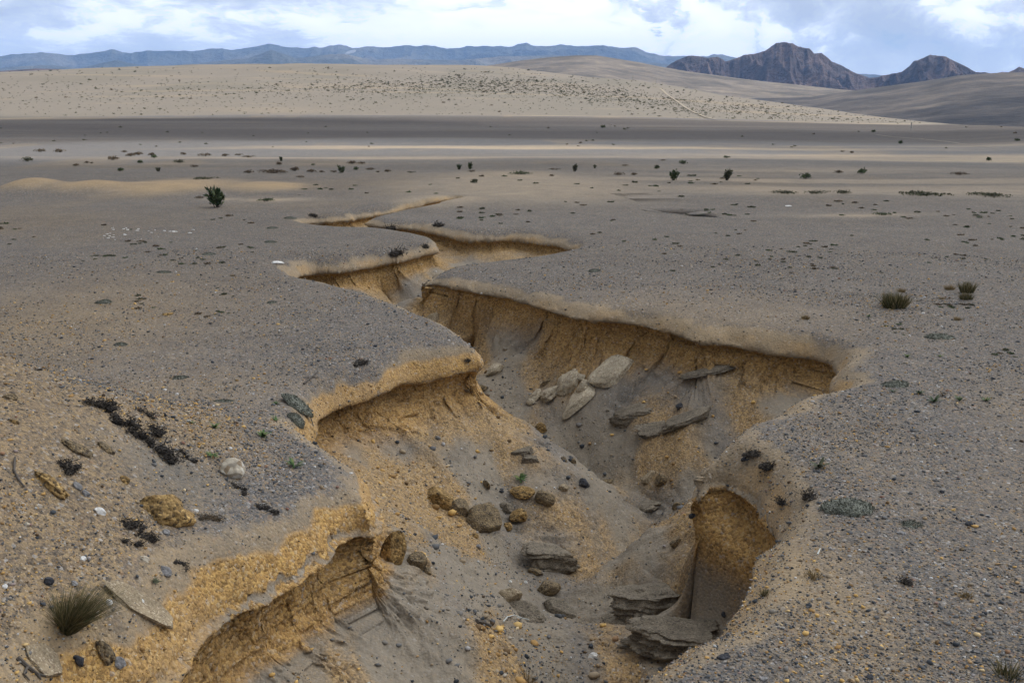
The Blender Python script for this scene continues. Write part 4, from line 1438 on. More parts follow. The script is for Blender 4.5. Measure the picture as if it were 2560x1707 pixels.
scraggle_px([(300, 1352), (330, 1358), (360, 1364)], 9, 108, "short black root under the forked dead plant", n=110)
scraggle_px([(495, 1300), (525, 1292), (552, 1302)], 11, 109, "brown dead clump right of the big orange boulder", mat=L_RUST, n=170)
scraggle_px([(640, 1262), (668, 1272), (690, 1284)], 9, 110, "dead twiggy clump near the tan lip of the left bank", n=130)
scraggle_px([(440, 1404), (462, 1412), (468, 1428)], 9, 111, "dark dead root beside the cracked grey stone", n=130)
scraggle_px([(580, 1210), (604, 1220), (612, 1236)], 8, 112, "dark dead root under the cream and brown rock", n=110)
scraggle_px([(155, 1160), (168, 1172), (178, 1182)], 14, 113, "blue black dead clump in the sandy hollow", n=220)
scraggle_px([(88, 926), (108, 924)], 6, 114, "small dark dead stem on the crest of left slope", n=50)
twig_px([(38, 1150), (36, 1180), (48, 1205), (62, 1222)], .008, .005, "curved grey twig lying on the far left slope")
twig_px([(45, 1650), (70, 1672), (95, 1690), (118, 1696)], .012, .005, "forked dark twig beside the tan slab", branches=[[(70, 1672), (60, 1690), (75, 1706)], [(95, 1690), (104, 1704)]])
twig_px([(760, 962), (785, 940), (796, 930)], .012, .004, "dark driftwood twig near the left alcove", branches=[[(775, 948), (758, 945)], [(780, 944), (798, 948)]])
twig_px([(775, 1040), (782, 1062), (786, 1084)], .006, .003, "thin dark root hanging by the end of left alcove")
twig_px([(1192, 1556), (1210, 1560), (1228, 1568)], .02, .012, "short driftwood stick on the gully floor", name="driftwood", cat="driftwood")
twig_px([(1258, 1566), (1268, 1554), (1285, 1549), (1305, 1556), (1322, 1560)], .006, .004, "pale bent strand lying below the round tan rock", name="strand", cat="strand", lift=.05, mat=L_STRAND)
twig_px([(2043, 1395), (2050, 1380)], .006, .003, "straw stalk standing on near right bank", name="stalk", cat="stalk", lift=.03, mat=L_STRAND)

# ---- cushion plants
for i, (px, py, w, h, lab) in enumerate([
        (742, 1012, 92, 30, "largest grey green cushion plant, by the left alcove"),
        (738, 1050, 52, 26, "grey cushion plant just below the largest one by left alcove"),
        (560, 1003, 52, 10, "flat grey cushion plant on gravel left of the left alcove"),
        (450, 944, 40, 9, "flat greenish cushion plant above the black dead plants"),
        (300, 862, 34, 12, "grey cushion plant on the sandy patch of left plain"),
        (260, 757, 40, 16, "grey cushion plant with a dark edge on the left plain"),
        (2125, 1272, 130, 36, "long grey cushion plant on near right bank gravel"),
        (2350, 845, 70, 18, "dark grey cushion plant right of the right alcove"),
        (2236, 962, 66, 15, "grey cushion plant just right of the alcove tip"),
        (2280, 1312, 60, 10, "flattest grey cushion plant on near right gravel"),
        (680, 571, 28, 8, "grey cushion plant near the bend of the upper gully"),
        (675, 606, 34, 8, "flat grey cushion plant above the third alcove"),
        (410, 681, 36, 8, "pale cushion plant on middle left plain"),
        (1485, 678, 34, 10, "grey green cushion plant right of the upper alcove tip"),
        (680, 757, 30, 8, "greyish cushion plant below the third alcove"),
        (520, 636, 36, 7, "flat pale cushion plant on left gravel plain"),
        (725, 546, 30, 8, "pale grey cushion plant beside the upper gully")]):
    p, nn, mpp = hit(px, py)
    o = link("cushion_plant", cushion_mesh("cushion_plant", w * mpp, h * mpp * 0.55, 200 + i), None, p - Vector((0, 0, 0.01)))
    o.rotation_euler = Vector((0, 0, 1)).rotation_difference(nn).to_euler()
    tag(o, lab, "cushion plant")

# ---- little green plants near by
for i, (px, py, w, lab, m_) in enumerate([
        (528, 1140, 30, "bright green rosette plant above the cream rock", L_GREEN),
        (735, 1166, 40, "spiky green rosette near the rounded left bank", L_GREEN),
        (655, 1092, 34, "green rosette with dark base on left bank gravel", L_GREEN),
        (535, 1070, 30, "green rosette with orange leaves on left bank", L_GREEN),
        (688, 1052, 24, "small green rosette above the spiky one", L_GREEN),
        (478, 1058, 18, "tiny green rosette beside a red stone", L_GREEN),
        (690, 1010, 20, "small green rosette left of largest cushion plant", L_GREEN),
        (385, 1455, 24, "blue green rosette on the crust slab", L_OLIVE),
        (2048, 1168, 44, "olive green rosette on near right bank gravel", L_OLIVE),
        (1300, 1196, 28, "green rosette with a bent stem on the gully fan", L_GREEN),
        (2350, 892, 18, "little green rosette right of the alcove, rightmost of a pair", L_GREEN),
        (2268, 893, 18, "little green rosette right of the alcove, leftmost of a pair", L_GREEN),
        (2335, 1005, 30, "dark green rosette in a patch right of the alcove", L_DKGREEN),
        (2358, 990, 22, "dark brown rosette behind the dark green one", L_RUST),
        (2232, 980, 22, "dark rosette below the cushion plant at alcove tip", L_DKGREEN),
        (2298, 984, 24, "flat dark rosette in the patch right of the alcove", L_DKGREEN),
        (2398, 1002, 26, "low dark rosette right of the dark green one", L_DKGREEN),
        (2465, 1002, 22, "green rosette at the right end of the plant patch", L_GREEN),
        (2008, 795, 14, "upright olive sprig left of dry brown tuft", L_OLIVE),
        (2172, 792, 14, "upright dark sprig left of the yellowish tuft", L_DKGREEN)]):
    p, nn, mpp = hit(px, py)
    o = link("green_plant", rosette("green_plant", w * mpp * 1.15, 300 + i, m_), None, p)
    o.rotation_euler = Vector((0, 0, 1)).rotation_difference(nn).to_euler()
    tag(o, lab, "small plant")

# ---- dark clumps on the near right bank and along the lips
for i, (px, py, w, lab) in enumerate([
        (1882, 1133, 13, "round black dead clump on the right nose of the bank"),
        (1928, 1168, 14, "black twiggy dead clump below the round one"),
        (2022, 1240, 15, "black dead clump left of the long cushion plant"),
        (1958, 1258, 13, "dark dead clump hanging on right lip"),
        (990, 633, 12, "black clump on the third alcove lip"),
        (1064, 616, 7, "small black clump by the tip of third alcove"),
        (978, 570, 10, "dark clump on the gravel behind the third alcove"),
        (783, 540, 7, "dark stick like clump at the upper gully bend"),
        (905, 908, 11, "dark dead clump on gravel above the left alcove"),
        (2268, 1456, 12, "lone black clump on the near right gravel"),
        (1098, 563, 8, "small dark clump on upper right lip"),
        (1170, 900, 6, "little dark clump on the pointed lip of left alcove")]):
    q = [(px - w * .5, py), (px + w * .5, py + 2)]
    scraggle_px(q, w * 0.95, 400 + i, lab, n=120)

# ---- dark stones of the right gravel
for i, (px, py, w, h, lab, m_) in enumerate([
        (2423, 1308, 24, 13, "smooth black stone on the right gravel", M_DARK),
        (2254, 1331, 24, 9, "pale flat stone above the lone black clump", M_GREYST),
        (1810, 1533, 16, 12, "dark stone in notch of the near right lip", M_DARK),
        (1810, 1640, 34, 12, "long dark stone lying near the bottom right lip", M_DARK),
        (2355, 1228, 14, 9, "dark stone on right gravel above the smooth black one", M_DARK),
        (2175, 1690, 22, 10, "blue grey stone at the bottom of right gravel", M_DARK),
        (2404, 1372, 14, 10, "tan stone with dark side on right gravel", M_BROWN),
        (2452, 1194, 12, 7, "dark reddish stone at right gravel", M_BROWN),
        (1860, 1147, 16, 10, "dark stone left of the black twiggy clump", M_DARK),
        (1910, 1695, 24, 9, "pale grey stone at the very bottom of the right bank", M_GREYST),
        (694, 656, 30, 9, "flat white slab beside the third alcove", M_WHITE),
        (1971, 515, 18, 4, "small white stone on the far right plain", M_WHITE),
        (2308, 783, 10, 7, "white stone by a dark sprig on right plain", M_WHITE),
        (582, 688, 16, 7, "brown stone on left plain near third alcove", M_BROWN),
        (420, 784, 28, 7, "orange sandy clod on the left plain", M_TUFF)]):
    stone("stone", px, py, w, h, m_, lab, "stone", 500 + i, .8, random.uniform(0, 3), .6, .25)

# ---- slabs and boulders in the gully
stone("rock_slab", 1528, 927, 122, 20, M_PALE, "upper pale slab resting on fan under the right alcove", "slab", 601, .62, .62, .75, .1, flat=.45, cuts=9, lump=.18, tilt=(0, 8))
stone("rock_slab", 1446, 1004, 118, 22, M_PALE, "lower long pale slab tilted on the fan", "slab", 602, .55, .62, .75, .1, flat=.45, cuts=9, lump=.15, tilt=(0, 6))
stone("rock", 1425, 948, 84, 44, M_PALE, "knobbly pale rock, widest of the cluster on the fan", "rock", 603, .6, .6, .9, .25, cuts=5, lump=.35, fine=.14)
stone("rock", 1378, 976, 62, 44, M_PALE, "knobbly pale rock in the middle of the cluster", "rock", 604, .6, .6, .9, .30, cuts=7, lump=.38, fine=.15)
stone("rock", 1340, 988, 46, 24, M_PALE, "small knobbly pale rock, lowest end of the cluster", "rock", 605, .6, .6, .9, .2, cuts=5, lump=.35, fine=.14)
stone("rock", 1328, 1003, 26, 20, M_PALE, "little pale lump below the cluster of knobbly rocks", "rock", 606, .8, cuts=5, lump=.3, fine=.12)
stone("rock", 1462, 964, 44, 34, M_PALE, "pale rock between cluster and lower long slab", "rock", 607, .7, .4, .9, .3, cuts=7, lump=.3)
stone("rock", 1452, 940, 26, 20, M_PALE, "pale rock touching the upper slab", "rock", 608, .8, .2, cuts=8)
stone("rock", 1366, 954, 36, 17, M_BROWN, "brown stick shaped rock above the pale cluster", "rock", 609, .4, .4, cuts=6)
stone("rock", 1238, 924, 52, 28, M_PALE, "pale flat rock high on the fan near the left nose", "rock", 610, .6, .5, .9, .2, cuts=6, lump=.3, fine=.12)
stone("rock", 1208, 966, 26, 20, M_BROWN, "dark brown rock under the pale flat rock", "rock", 611, .7, .4, cuts=8)
stone("rock", 1165, 968, 12, 28, M_BROWN, "thin upright rock by the left alcove wall", "rock", 612, .6, cuts=8)
stone("rock", 1080, 795, 42, 20, M_TAN, "tan rock at the bend of the gully", "rock", 613, .7, .3, cuts=7)
stone("rock", 1352, 1067, 30, 36, M_TUFF, "orange crumbly rock where spur meets the fan", "rock", 614, .8, .3, .5, .3, cuts=3, lump=.35, fine=.15)
stone("rock", 1095, 1232, 78, 76, M_TUFF, "orange backed wedge of tuff left of the big round boulder", "rock", 621, .8, .1, .6, .45, cuts=11, lump=.28, fine=.08)
stone("rock", 1148, 1262, 56, 48, M_BROWN, "brown rock between the wedge and big round boulder", "rock", 622, .8, .5, .6, .3, cuts=7, lump=.2)
stone("boulder", 1200, 1284, 92, 78, M_BROWN, "largest round boulder in the middle of gully", "boulder", 623, .85, .5, .4, .36, cuts=10, lump=.24, fine=.06)
stone("rock", 1296, 1283, 48, 42, M_TUFF, "bright orange rock right of the largest round boulder", "rock", 624, .8, .3, .5, .36, cuts=10, lump=.28, fine=.08)
stone("rock", 1268, 1312, 26, 22, M_TUFF, "small orange stone below the bright orange rock", "rock", 625, .9, cuts=6)
stone("rock", 1187, 1336, 18, 14, M_TUFF, "tiny orange stone under the largest round boulder", "rock", 626, .9, cuts=6)
stone("rock", 1195, 1364, 14, 14, M_GREYST, "tiny white grey stone under the largest round boulder", "rock", 627, .9, cuts=6)
stone("rock", 1306, 1228, 66, 26, M_TUFF, "flat orange rock above the bright orange rock", "rock", 628, .6, -.2, .9, .3, cuts=6, lump=.3)
stone("rock", 1362, 1242, 52, 42, M_BROWN, "dark brown rock on the right end of flat orange rock", "rock", 629, .7, -.2, .7, .22, cuts=7)
stone("rock", 1214, 1208, 26, 24, M_BROWN, "narrow brown rock on the spur above the boulders", "rock", 630, .4, -.6, .8, .2, cuts=7)
stone("rock", 1265, 1262, 44, 36, M_ASH, "crumbled grey rock between largest boulder and bright orange rock", "rock", 631, .7, .3, .8, .35, cuts=8, lump=.3)
stone("rock", 978, 1374, 64, 108, M_TUFF, "tall orange block standing on the left slope of gully", "rock", 632, .75, .25, .15, .14, cuts=7, lump=.12, tilt=(0, 14))
stone("rock", 1038, 1394, 54, 56, M_BROWN, "rounded brown rock right of the tall orange block", "rock", 633, .8, .3, .6, .3, cuts=5, lump=.15)
stone("rock", 1066, 1424, 30, 22, M_BROWN, "small brown rock with dark hollow beside the rounded one", "rock", 634, .7, -.4, cuts=7)
stone("rock", 1273, 1486, 62, 54, M_TAN, "round tan rock perched on the dark crumbly mound", "rock", 635, .8, .3, .25, .22, cuts=7, lump=.22, fine=.05)
stone("rock", 1372, 1468, 66, 40, M_BROWN, "brown loaf shaped rock right of the round tan rock", "rock", 636, .6, .35, .3, .2, cuts=5, lump=.18)
stone("rock_mound", 1310, 1518, 150, 78, M_ASH, "dark crumbly mound below the round tan rock", "rock", 637, .7, .2, .5, .50, cuts=4, lump=.40, fine=.10, beds=.10, bedf=6.0)
stone("rock_slab", 1408, 1522, 110, 30, M_ASH, "thin grey slab jutting right from crumbly mound", "slab", 638, .55, -.35, .6, .35, flat=.5, cuts=9, lump=.2)
stone("rock_slab", 1372, 1384, 165, 46, M_ASH, "dark layered slab with shadow beneath, middle of gully floor", "slab", 639, .55, .22, .4, .22, flat=.45, cuts=5, lump=.30, beds=.14, bedf=6.0)
stone("rock", 1338, 1426, 42, 22, M_BROWN, "small brown rock below the dark layered slab", "rock", 640, .6, -.1, cuts=8)
stone("rock", 1652, 1196, 34, 36, M_BROWN, "egg shaped brown rock on the right slope", "rock", 641, .8, .3, .6, .2, cuts=4, lump=.1)
stone("rock_slab", 1622, 1190, 44, 18, M_TAN, "tan slab left of the egg shaped rock", "slab", 642, .5, .45, .9, .3, flat=.4, cuts=8)
stone("rock", 1692, 1354, 38, 20, M_BROWN, "narrow tan brown rock on the right slope", "rock", 643, .4, .55, .8, .25, cuts=6)
stone("rock", 1692, 1262, 26, 22, M_BROWN, "dark rock embedded in right slope below the bank nose", "rock", 644, .7, .3, cuts=6)
stone("rock", 1730, 1285, 20, 12, M_DARK, "dark sharp stone on the right slope below bank nose", "rock", 645, .7, .3, cuts=8)
stone("rock", 1606, 1612, 20, 18, M_DARK, "black stone on the gully floor near bottom right", "rock", 646, .8, .3, cuts=6)
stone("rock", 1640, 1632, 20, 14, M_GREYST, "pale stone right of the black floor stone", "rock", 647, .8, .3, cuts=6)
stone("rock", 1484, 1636, 30, 18, M_WHITE, "splintered white fragment on the gully floor", "rock", 648, .4, .7, cuts=12)
stone("rock", 1410, 1146, 22, 14, M_BROWN, "brown rock on the spur crest", "rock", 649, .7, cuts=7)
stone("rock", 1432, 1150, 18, 16, M_BROWN, "second brown rock on the spur crest, nearer the right", "rock", 650, .8, cuts=7)
stone("rock", 1460, 1204, 30, 24, M_DARK, "dark rock at lower end of the spur", "rock", 651, .8, cuts=7)
stone("rock", 1408, 1215, 26, 20, M_TAN, "tan rock under the lower end of the spur", "rock", 652, .8, cuts=7)
stone("rock", 1520, 1202, 30, 14, M_BROWN, "flat brown rock in the narrow bed behind the spur", "rock", 653, .7, cuts=7)
stone("stone", 1275, 1452, 10, 8, M_WHITE, "tiny white stone above the round tan rock, left one", "stone", 654, .9)
stone("stone", 1314, 1454, 10, 8, M_WHITE, "tiny white stone above the round tan rock, right one", "stone", 655, .9)
stone("rock", 1700, 1012, 20, 20, M_DARK, "dark lump in the hollow of the right alcove", "rock", 656, .8, cuts=5)


# ---- bedded ash that sticks out of the slopes
def ledge(px, py, w, h, seed, label, depth=.6, rz=0.0, sink=.5, lean=.35, sub=5, beds=.14, bedf=7.0, tilt=(0, 0), flat=.35):
    return stone("rock_ledge", px, py, w, h, M_ASH, label, "rock ledge", seed, depth, rz, lean, sink, cuts=8, lump=.34, fine=.07, flat=flat, beds=beds, bedf=bedf, sub=sub, tilt=tilt)


ledge(1640, 1482, 270, 110, 711, "upper grey ash ledge lying above the largest bedded outcrop", .6, .35, .50, .15, 6, .12, 7.0, (-3, 8), 0.15)
ledge(1690, 1568, 310, 135, 701, "largest outcrop of grey bedded ash under near right bank", .6, .15, .50, .15, 6, .13, 7.0, (-4, 10), 0.15)
ledge(1545, 1545, 90, 26, 702, "small ash ledge left of the largest bedded outcrop", .5, -.3)
ledge(1580, 1024, 130, 40, 703, "dark broken ash ledge under the right alcove", .5, -.2, .55, .6)
ledge(1715, 1040, 150, 30, 704, "low ash ledge right of the dark broken one", .4, .1, .6, .6)
ledge(1640, 1068, 110, 20, 705, "faint ash ledge below the dark broken one", .5, -.2, .6, .7)
ledge(1305, 1124, 62, 22, 706, "ash ledge with dark gap on spur, upper one", .5, .2, .5, .6)
ledge(1326, 1142, 56, 26, 707, "ash ledge with dark gap on spur, lower one", .5, .2, .5, .6)
ledge(1612, 1262, 110, 34, 708, "dark crumbling ash ledge at the bed beside the spur", .5, -.5, .5, .5)
ledge(1765, 926, 150, 14, 709, "thin crust ledge inside right alcove wall", .25, 0, .5, .3)

# ------------------------------------------------------------------ bushes of the plain
P_MOUND = {"rust": L_RUST, "olive": L_OLIVE, "green": L_DKGREEN}


def bush(px, py, w, h, kind, col, label, seed, n=240):
    p, nn, mpp = hit(px, py)
    ww, hh = w * mpp, h * mpp * 1.15
    o = shrub("shrub" if kind == "mound" else "upright_shrub", ww, hh, seed, P_MOUND[col], n, max(hh * .3, ww * .05), kind)
    o.location = p
    o.rotation_euler = (0, 0, random.uniform(0, 6.28))
    return tag(o, label, "shrub")


BUSH = [
    (544, 518, 42, 40, "up", "green", "largest dark green upright shrub on the left plain"),
    (667, 504, 46, 8, "mound", "green", "low green mat right of the largest upright shrub"),
    (503, 496, 30, 6, "mound", "rust", "low brown mat behind the largest upright shrub"),
    (514, 448, 52, 6, "mound", "olive", "low olive mat beyond the orange hummocks"),
    (680, 433, 72, 9, "mound", "rust", "longest brown thicket on the left plain"),
    (623, 433, 28, 8, "mound", "rust", "brown bush at left end of the longest thicket"),
    (737, 428, 20, 10, "mound", "rust", "brown bush at right end of the longest thicket"),
    (781, 431, 28, 8, "mound", "rust", "brown bush left of a green upright shrub"),
    (805, 431, 12, 5, "mound", "rust", "tiny brown bush close to the green upright shrub"),
    (855, 432, 20, 15, "up", "green", "green upright shrub among brown bushes"),
    (835, 431, 14, 5, "mound", "rust", "tiny brown bush touching the left of green upright shrub"),
    (890, 425, 13, 8, "mound", "green", "dark green bush right of the green upright shrub"),
    (925, 425, 24, 6, "mound", "rust", "flat reddish brown bush in the middle plain"),
    (945, 431, 12, 4, "mound", "rust", "tiny flat bush below the flat reddish one"),
    (968, 430, 14, 7, "mound", "rust", "dark round bush in the middle plain"),
    (1028, 432, 18, 4, "mound", "olive", "flat olive mat right of the dark round bush"),
    (881, 410, 24, 8, "mound", "rust", "dark bush of a touching pair, left one, mid plain"),
    (904, 410, 20, 6, "mound", "rust", "dark bush of a touching pair, right one, mid plain"),
    (1148, 424, 14, 12, "up", "green", "short upright shrub of a pair in centre plain"),
    (1175, 423, 15, 16, "up", "green", "tall upright shrub of a pair in centre plain"),
    (1178, 430, 18, 5, "mound", "rust", "flat dark bush below the upright pair"),
    (1188, 455, 16, 8, "mound", "olive", "olive bush on the pale wash in centre plain"),
    (750, 444, 22, 5, "mound", "rust", "flat dark bush below the longest thicket"),
    (703, 403, 9, 10, "up", "green", "small upright shrub above a brown bush"),
    (700, 412, 15, 7, "mound", "rust", "brown bush below the small upright shrub"),
    (783, 413, 9, 4, "mound", "green", "tiny dark bush right of the small upright shrub"),
    (101, 380, 30, 8, "mound", "rust", "dark double bush, first on the bright strip"),
    (151, 381, 28, 9, "mound", "rust", "dark bush right of the double bush on bright strip"),
    (69, 404, 26, 11, "mound", "olive", "olive green bush, leftmost below the bright strip"),
    (189, 415, 15, 6, "mound", "rust", "small dark bush on left shaded plain"),
    (218, 408, 13, 5, "mound", "rust", "small brown bush of a close pair at left"),
    (229, 409, 7, 4, "mound", "rust", "tiny bush, smaller of a close pair at left"),
    (282, 400, 22, 10, "mound", "rust", "round dark brown bush at left"),
    (311, 381, 16, 5, "mound", "rust", "small bush behind two bigger bushes on bright strip"),
    (328, 391, 20, 8, "mound", "rust", "dark bush, left of two touching on bright strip"),
    (346, 388, 20, 9, "mound", "rust", "dark bush, right of two touching on bright strip"),
    (379, 389, 13, 7, "mound", "rust", "dark bush above a green one on bright strip"),
    (386, 395, 14, 8, "mound", "green", "green bush in front of a dark one on bright strip"),
    (353, 408, 15, 8, "mound", "green", "dark green bush below the bright strip"),
    (461, 387, 15, 6, "mound", "rust", "small dark bush on middle of the bright strip"),
    (449, 407, 26, 8, "mound", "olive", "rounded yellowish brown bush below bright strip"),
    (511, 391, 28, 8, "mound", "rust", "wide brown bush on the bright strip"),
    (486, 418, 20, 6, "mound", "rust", "dark flat bush on left shaded plain"),
    (564, 391, 16, 7, "mound", "rust", "pointed brown bush on bright strip"),
    (598, 389, 17, 5, "mound", "rust", "brown bush at left end of a broken row"),
    (623, 394, 28, 6, "mound", "rust", "long brown bush at right end of a broken row"),
    (300, 428, 16, 8, "mound", "green", "dark bush alone on left shaded plain"),
    (395, 429, 12, 10, "up", "olive", "thin upright shrub alone on left shaded plain"),
    (1437, 429, 16, 17, "up", "olive", "leaning upright shrub right of centre plain"),
    (1487, 421, 9, 8, "up", "olive", "tiny upright shrub right of the leaning one"),
    (1307, 436, 56, 8, "mound", "green", "long green thicket in the centre plain"),
    (1386, 425, 26, 5, "mound", "rust", "flat brown bush between thicket and leaning shrub"),
    (1560, 415, 22, 4, "mound", "rust", "flat rusty bush behind a reddish bush"),
    (1547, 438, 24, 8, "mound", "rust", "reddish brown bush right of centre plain"),
    (1585, 438, 14, 6, "mound", "rust", "smaller reddish bush beside the reddish brown one"),
    (1642, 422, 13, 10, "mound", "green", "dark bush left of the big upright shrub on right plain"),
    (1655, 402, 18, 4, "mound", "rust", "flat bush row on right end of the bright strip"),
    (1685, 451, 23, 24, "up", "green", "big dark upright shrub on right plain"),
    (1707, 410, 16, 10, "mound", "green", "dark bush behind the big upright shrub"),
    (1816, 451, 22, 24, "up", "olive", "big grey green upright shrub on right plain"),
    (1816, 395, 14, 6, "mound", "green", "small dark bush beyond the grey green upright shrub"),
    (2013, 447, 26, 14, "mound", "green", "round dark bush on right plain"),
    (2098, 433, 24, 7, "mound", "rust", "flat dark bush right of the round one"),
    (2156, 434, 20, 13, "mound", "green", "dark bush with sprigs on right plain"),
    (2400, 437, 46, 6, "mound", "rust", "long dark flat bush on far right plain"),
    (2472, 402, 10, 9, "mound", "green", "little dark bush on the far right plain"),
    (2542, 353, 11, 7, "mound", "green", "dark bush at the right end of shadowed band"),
    (2250, 360, 10, 8, "mound", "green", "dark round bush on shadowed band at right"),
    (2183, 331, 9, 6, "mound", "green", "dark bush at upper edge of shadowed band"),
    (2130, 383, 10, 5, "mound", "rust", "right bush of a small pair on shadowed band"),
    (2107, 380, 11, 4, "mound", "rust", "left bush of a small pair on shadowed band"),
    (1506, 320, 13, 7, "mound", "green", "dark bush where shadowed band meets the pale hill"),
    (1960, 484, 62, 8, "mound", "olive", "dark mat, left end of the row on right gravel"),
    (2040, 484, 52, 8, "mound", "olive", "dark mat in the middle of the row on right gravel"),
    (2105, 484, 44, 8, "mound", "olive", "dark mat, right end of the row on right gravel"),
    (2290, 488, 110, 7, "mound", "olive", "long thin dark mat on right gravel"),
    (2470, 490, 90, 6, "mound", "olive", "thin dark mat at far right of gravel"),
    (2205, 538, 42, 7, "mound", "green", "green mat on the tan patch of right gravel"),
]
for i, b in enumerate(BUSH):
    bush(*b[:4], "mound" if b[4] == "mound" else "up", b[5], b[6], 900 + i * 7, 420 if b[2] > 36 else 200)

# ---- low weeds scattered over the gravel of the plain
protos = []
for i in range(6):
    w_ = 0.28
    me = plant_mesh("low_plant", [leaves_on([(RNG.uniform(-1, 1) * .11, RNG.uniform(-1, 1) * .10, abs(RNG.normal()) * .014) for _ in range(80)], 0.062, 1500 + i, 0.3, 0.55)], (L_OLIVE, L_DKGREEN, L_RUST)[i % 3])
    protos.append(me)
wr = random.Random(5)
ZONES = [((0, 640, 540, 660), 46, "low dark weed on the grey gravel of left plain", "weeds on the left plain"),
         ((60, 700, 640, 800), 26, "low dark weed on the sandy gravel left of gully", "weeds left of the gully"),
         ((1150, 2560, 495, 560), 70, "low dark weed on the far grey gravel right of gully", "weeds on the far right gravel"),
         ((1450, 2560, 560, 700), 80, "low dark weed on the grey gravel right of gully", "weeds on the right gravel"),
         ((2080, 2560, 760, 1000), 26, "low dark weed on the gravel right of alcove", "weeds right of the alcove"),
         ((700, 1900, 440, 492), 44, "low dark weed on the tan sand of middle plain", "weeds on the middle plain")]
for (zx0, zx1, zy0, zy1), cnt, lab, grp in ZONES:
    cl = [(wr.uniform(zx0, zx1), wr.uniform(zy0, zy1)) for _ in range(max(4, cnt // 5))]
    for k in range(cnt):
        c0 = wr.choice(cl)
        px = min(max(c0[0] + wr.gauss(0, (zx1 - zx0) * .05), zx0), zx1)
        py = min(max(c0[1] + wr.gauss(0, 7), zy0), zy1)
        p, nn, mpp = hit(px, py)
        if p.z < -0.12 and p.length < 40:
            continue
        me = protos[wr.randrange(6)]
        s_ = wr.uniform(8, 19) * mpp / 0.28
        o = link("low_plant", me, None, p)
        o.rotation_euler = (0, 0, wr.uniform(0, 6.28))
        o.scale = (s_, s_, s_ * wr.uniform(.6, 1.0))
        tag(o, lab, "weed", grp)

# ---- white stones of the pale patch on the left plain
wm = [rock_mesh("white_stone", (1, .7, .35), 1700 + i, M_WHITE, sub=2, cuts=6) for i in range(4)]
for k in range(34):
    px = 250 + abs(wr.gauss(0, 90)) if k % 3 else 250 + wr.uniform(0, 190)
    py = 586 - (px - 250) * .05 + wr.gauss(0, 9)
    p, nn, mpp = hit(px, py)
    s_ = wr.uniform(3, 10) * mpp
    o = link("white_stone", wm[k % 4], None, p)
    o.scale = (s_, s_, s_)
    o.rotation_euler = (0, 0, wr.uniform(0, 6.28))
    tag(o, "flat white stone in the pale scatter on left plain", "stone", "white stones of the pale scatter")

# ------------------------------------------------------------------ shrubs of the pale hill
hp_ = []
for i in range(5):
    rg_ = np.random.default_rng(1800 + i)
    pts = [(rg_.normal() * .28, rg_.normal() * .28, abs(rg_.normal()) * .28) for _ in range(60)]
    hp_.append(plant_mesh("hill_shrub", [leaves_on(pts, .27, 1850 + i, .4, .8)], (L_OLIVE, L_OLIVE, L_OLIVE, L_RUST, L_OLIVE)[i]))


def hill_density(px, py):
    """darker belt of bushes across the middle of the hill"""
    c = 222 + 10 * math.sin(px * .004) + max(0, px - 1300) * 0.085 - max(0, 900 - px) * .01
    belt = math.exp(-((py - c) / 16.0) ** 2) * (math.exp(-((px - 1200) / 420.0) ** 2) * 1.0 + math.exp(-((px - 1750) / 330.0) ** 2) * 0.7)
    return 0.05 + belt * (0.6 + 2.2 * float(vnoise(np.array([px * .02]), np.array([py * .09]), 9)[0]) ** 2) + 0.06 * math.exp(-((py - 240) / 30.0) ** 2)


cand = []
while len(cand) < 5200:
    px, py = wr.uniform(-10, 2300), wr.uniform(170, 318)
    if wr.random() < hill_density(px, py):
        d = ray(px, py)
        ok, p, n, _ = HE.ray_cast(CP, d)
        if ok and p.length < 705:
            depth = p.y
            cand.append((wr.uniform(1.8, 4.0) if wr.random() < .85 else wr.uniform(3.6, 6.5), p.copy(), depth / FPX))
cand.sort(key=lambda q: -q[0])
for k, (w, p, mpp) in enumerate(cand[:298]):
    o = link("hill_shrub", hp_[k % 5], None, p)
    s_ = w * mpp
    o.scale = (s_ * wr.uniform(.8, 1.3), s_, s_ * wr.uniform(.6, .9))
    o.rotation_euler = (0, 0, wr.uniform(0, 6.28))
    tag(o, "dark shrub dotted over the pale sunlit hill", "hill shrub", "shrubs dotted over the pale hill")
pr = []
for k, (w, p, mpp) in enumerate(cand[298:]):
    s_ = w * mpp
    rg_ = np.random.default_rng(3000 + k)
    pts = [tuple(np.array(p) + rg_.normal(size=3) * np.array((.3, .3, .12)) * s_ + np.array((0, 0, .12 * s_))) for _ in range(16)]
    pr.append(leaves_on(pts, .34 * s_, 4000 + k, .4, .8))
tag(link("scrub", plant_mesh("scrub", pr, L_OLIVE)), "finer scrub between the shrubs on the pale hill", "scrub", kind="stuff")

# ---- dots of bushes on the shadowed band
for k in range(46):
    px, py = wr.uniform(0, 2560), wr.uniform(316, 372)
    p, nn, mpp = hit(px, py)
    s_ = wr.uniform(4, 8) * mpp
    o = link("shrub", hp_[k % 5], None, p)
    o.scale = (s_, s_, s_ * .7)
    tag(o, "tiny dark shrub on the shadowed band before the hill", "shrub", "shrubs on the shadowed band")


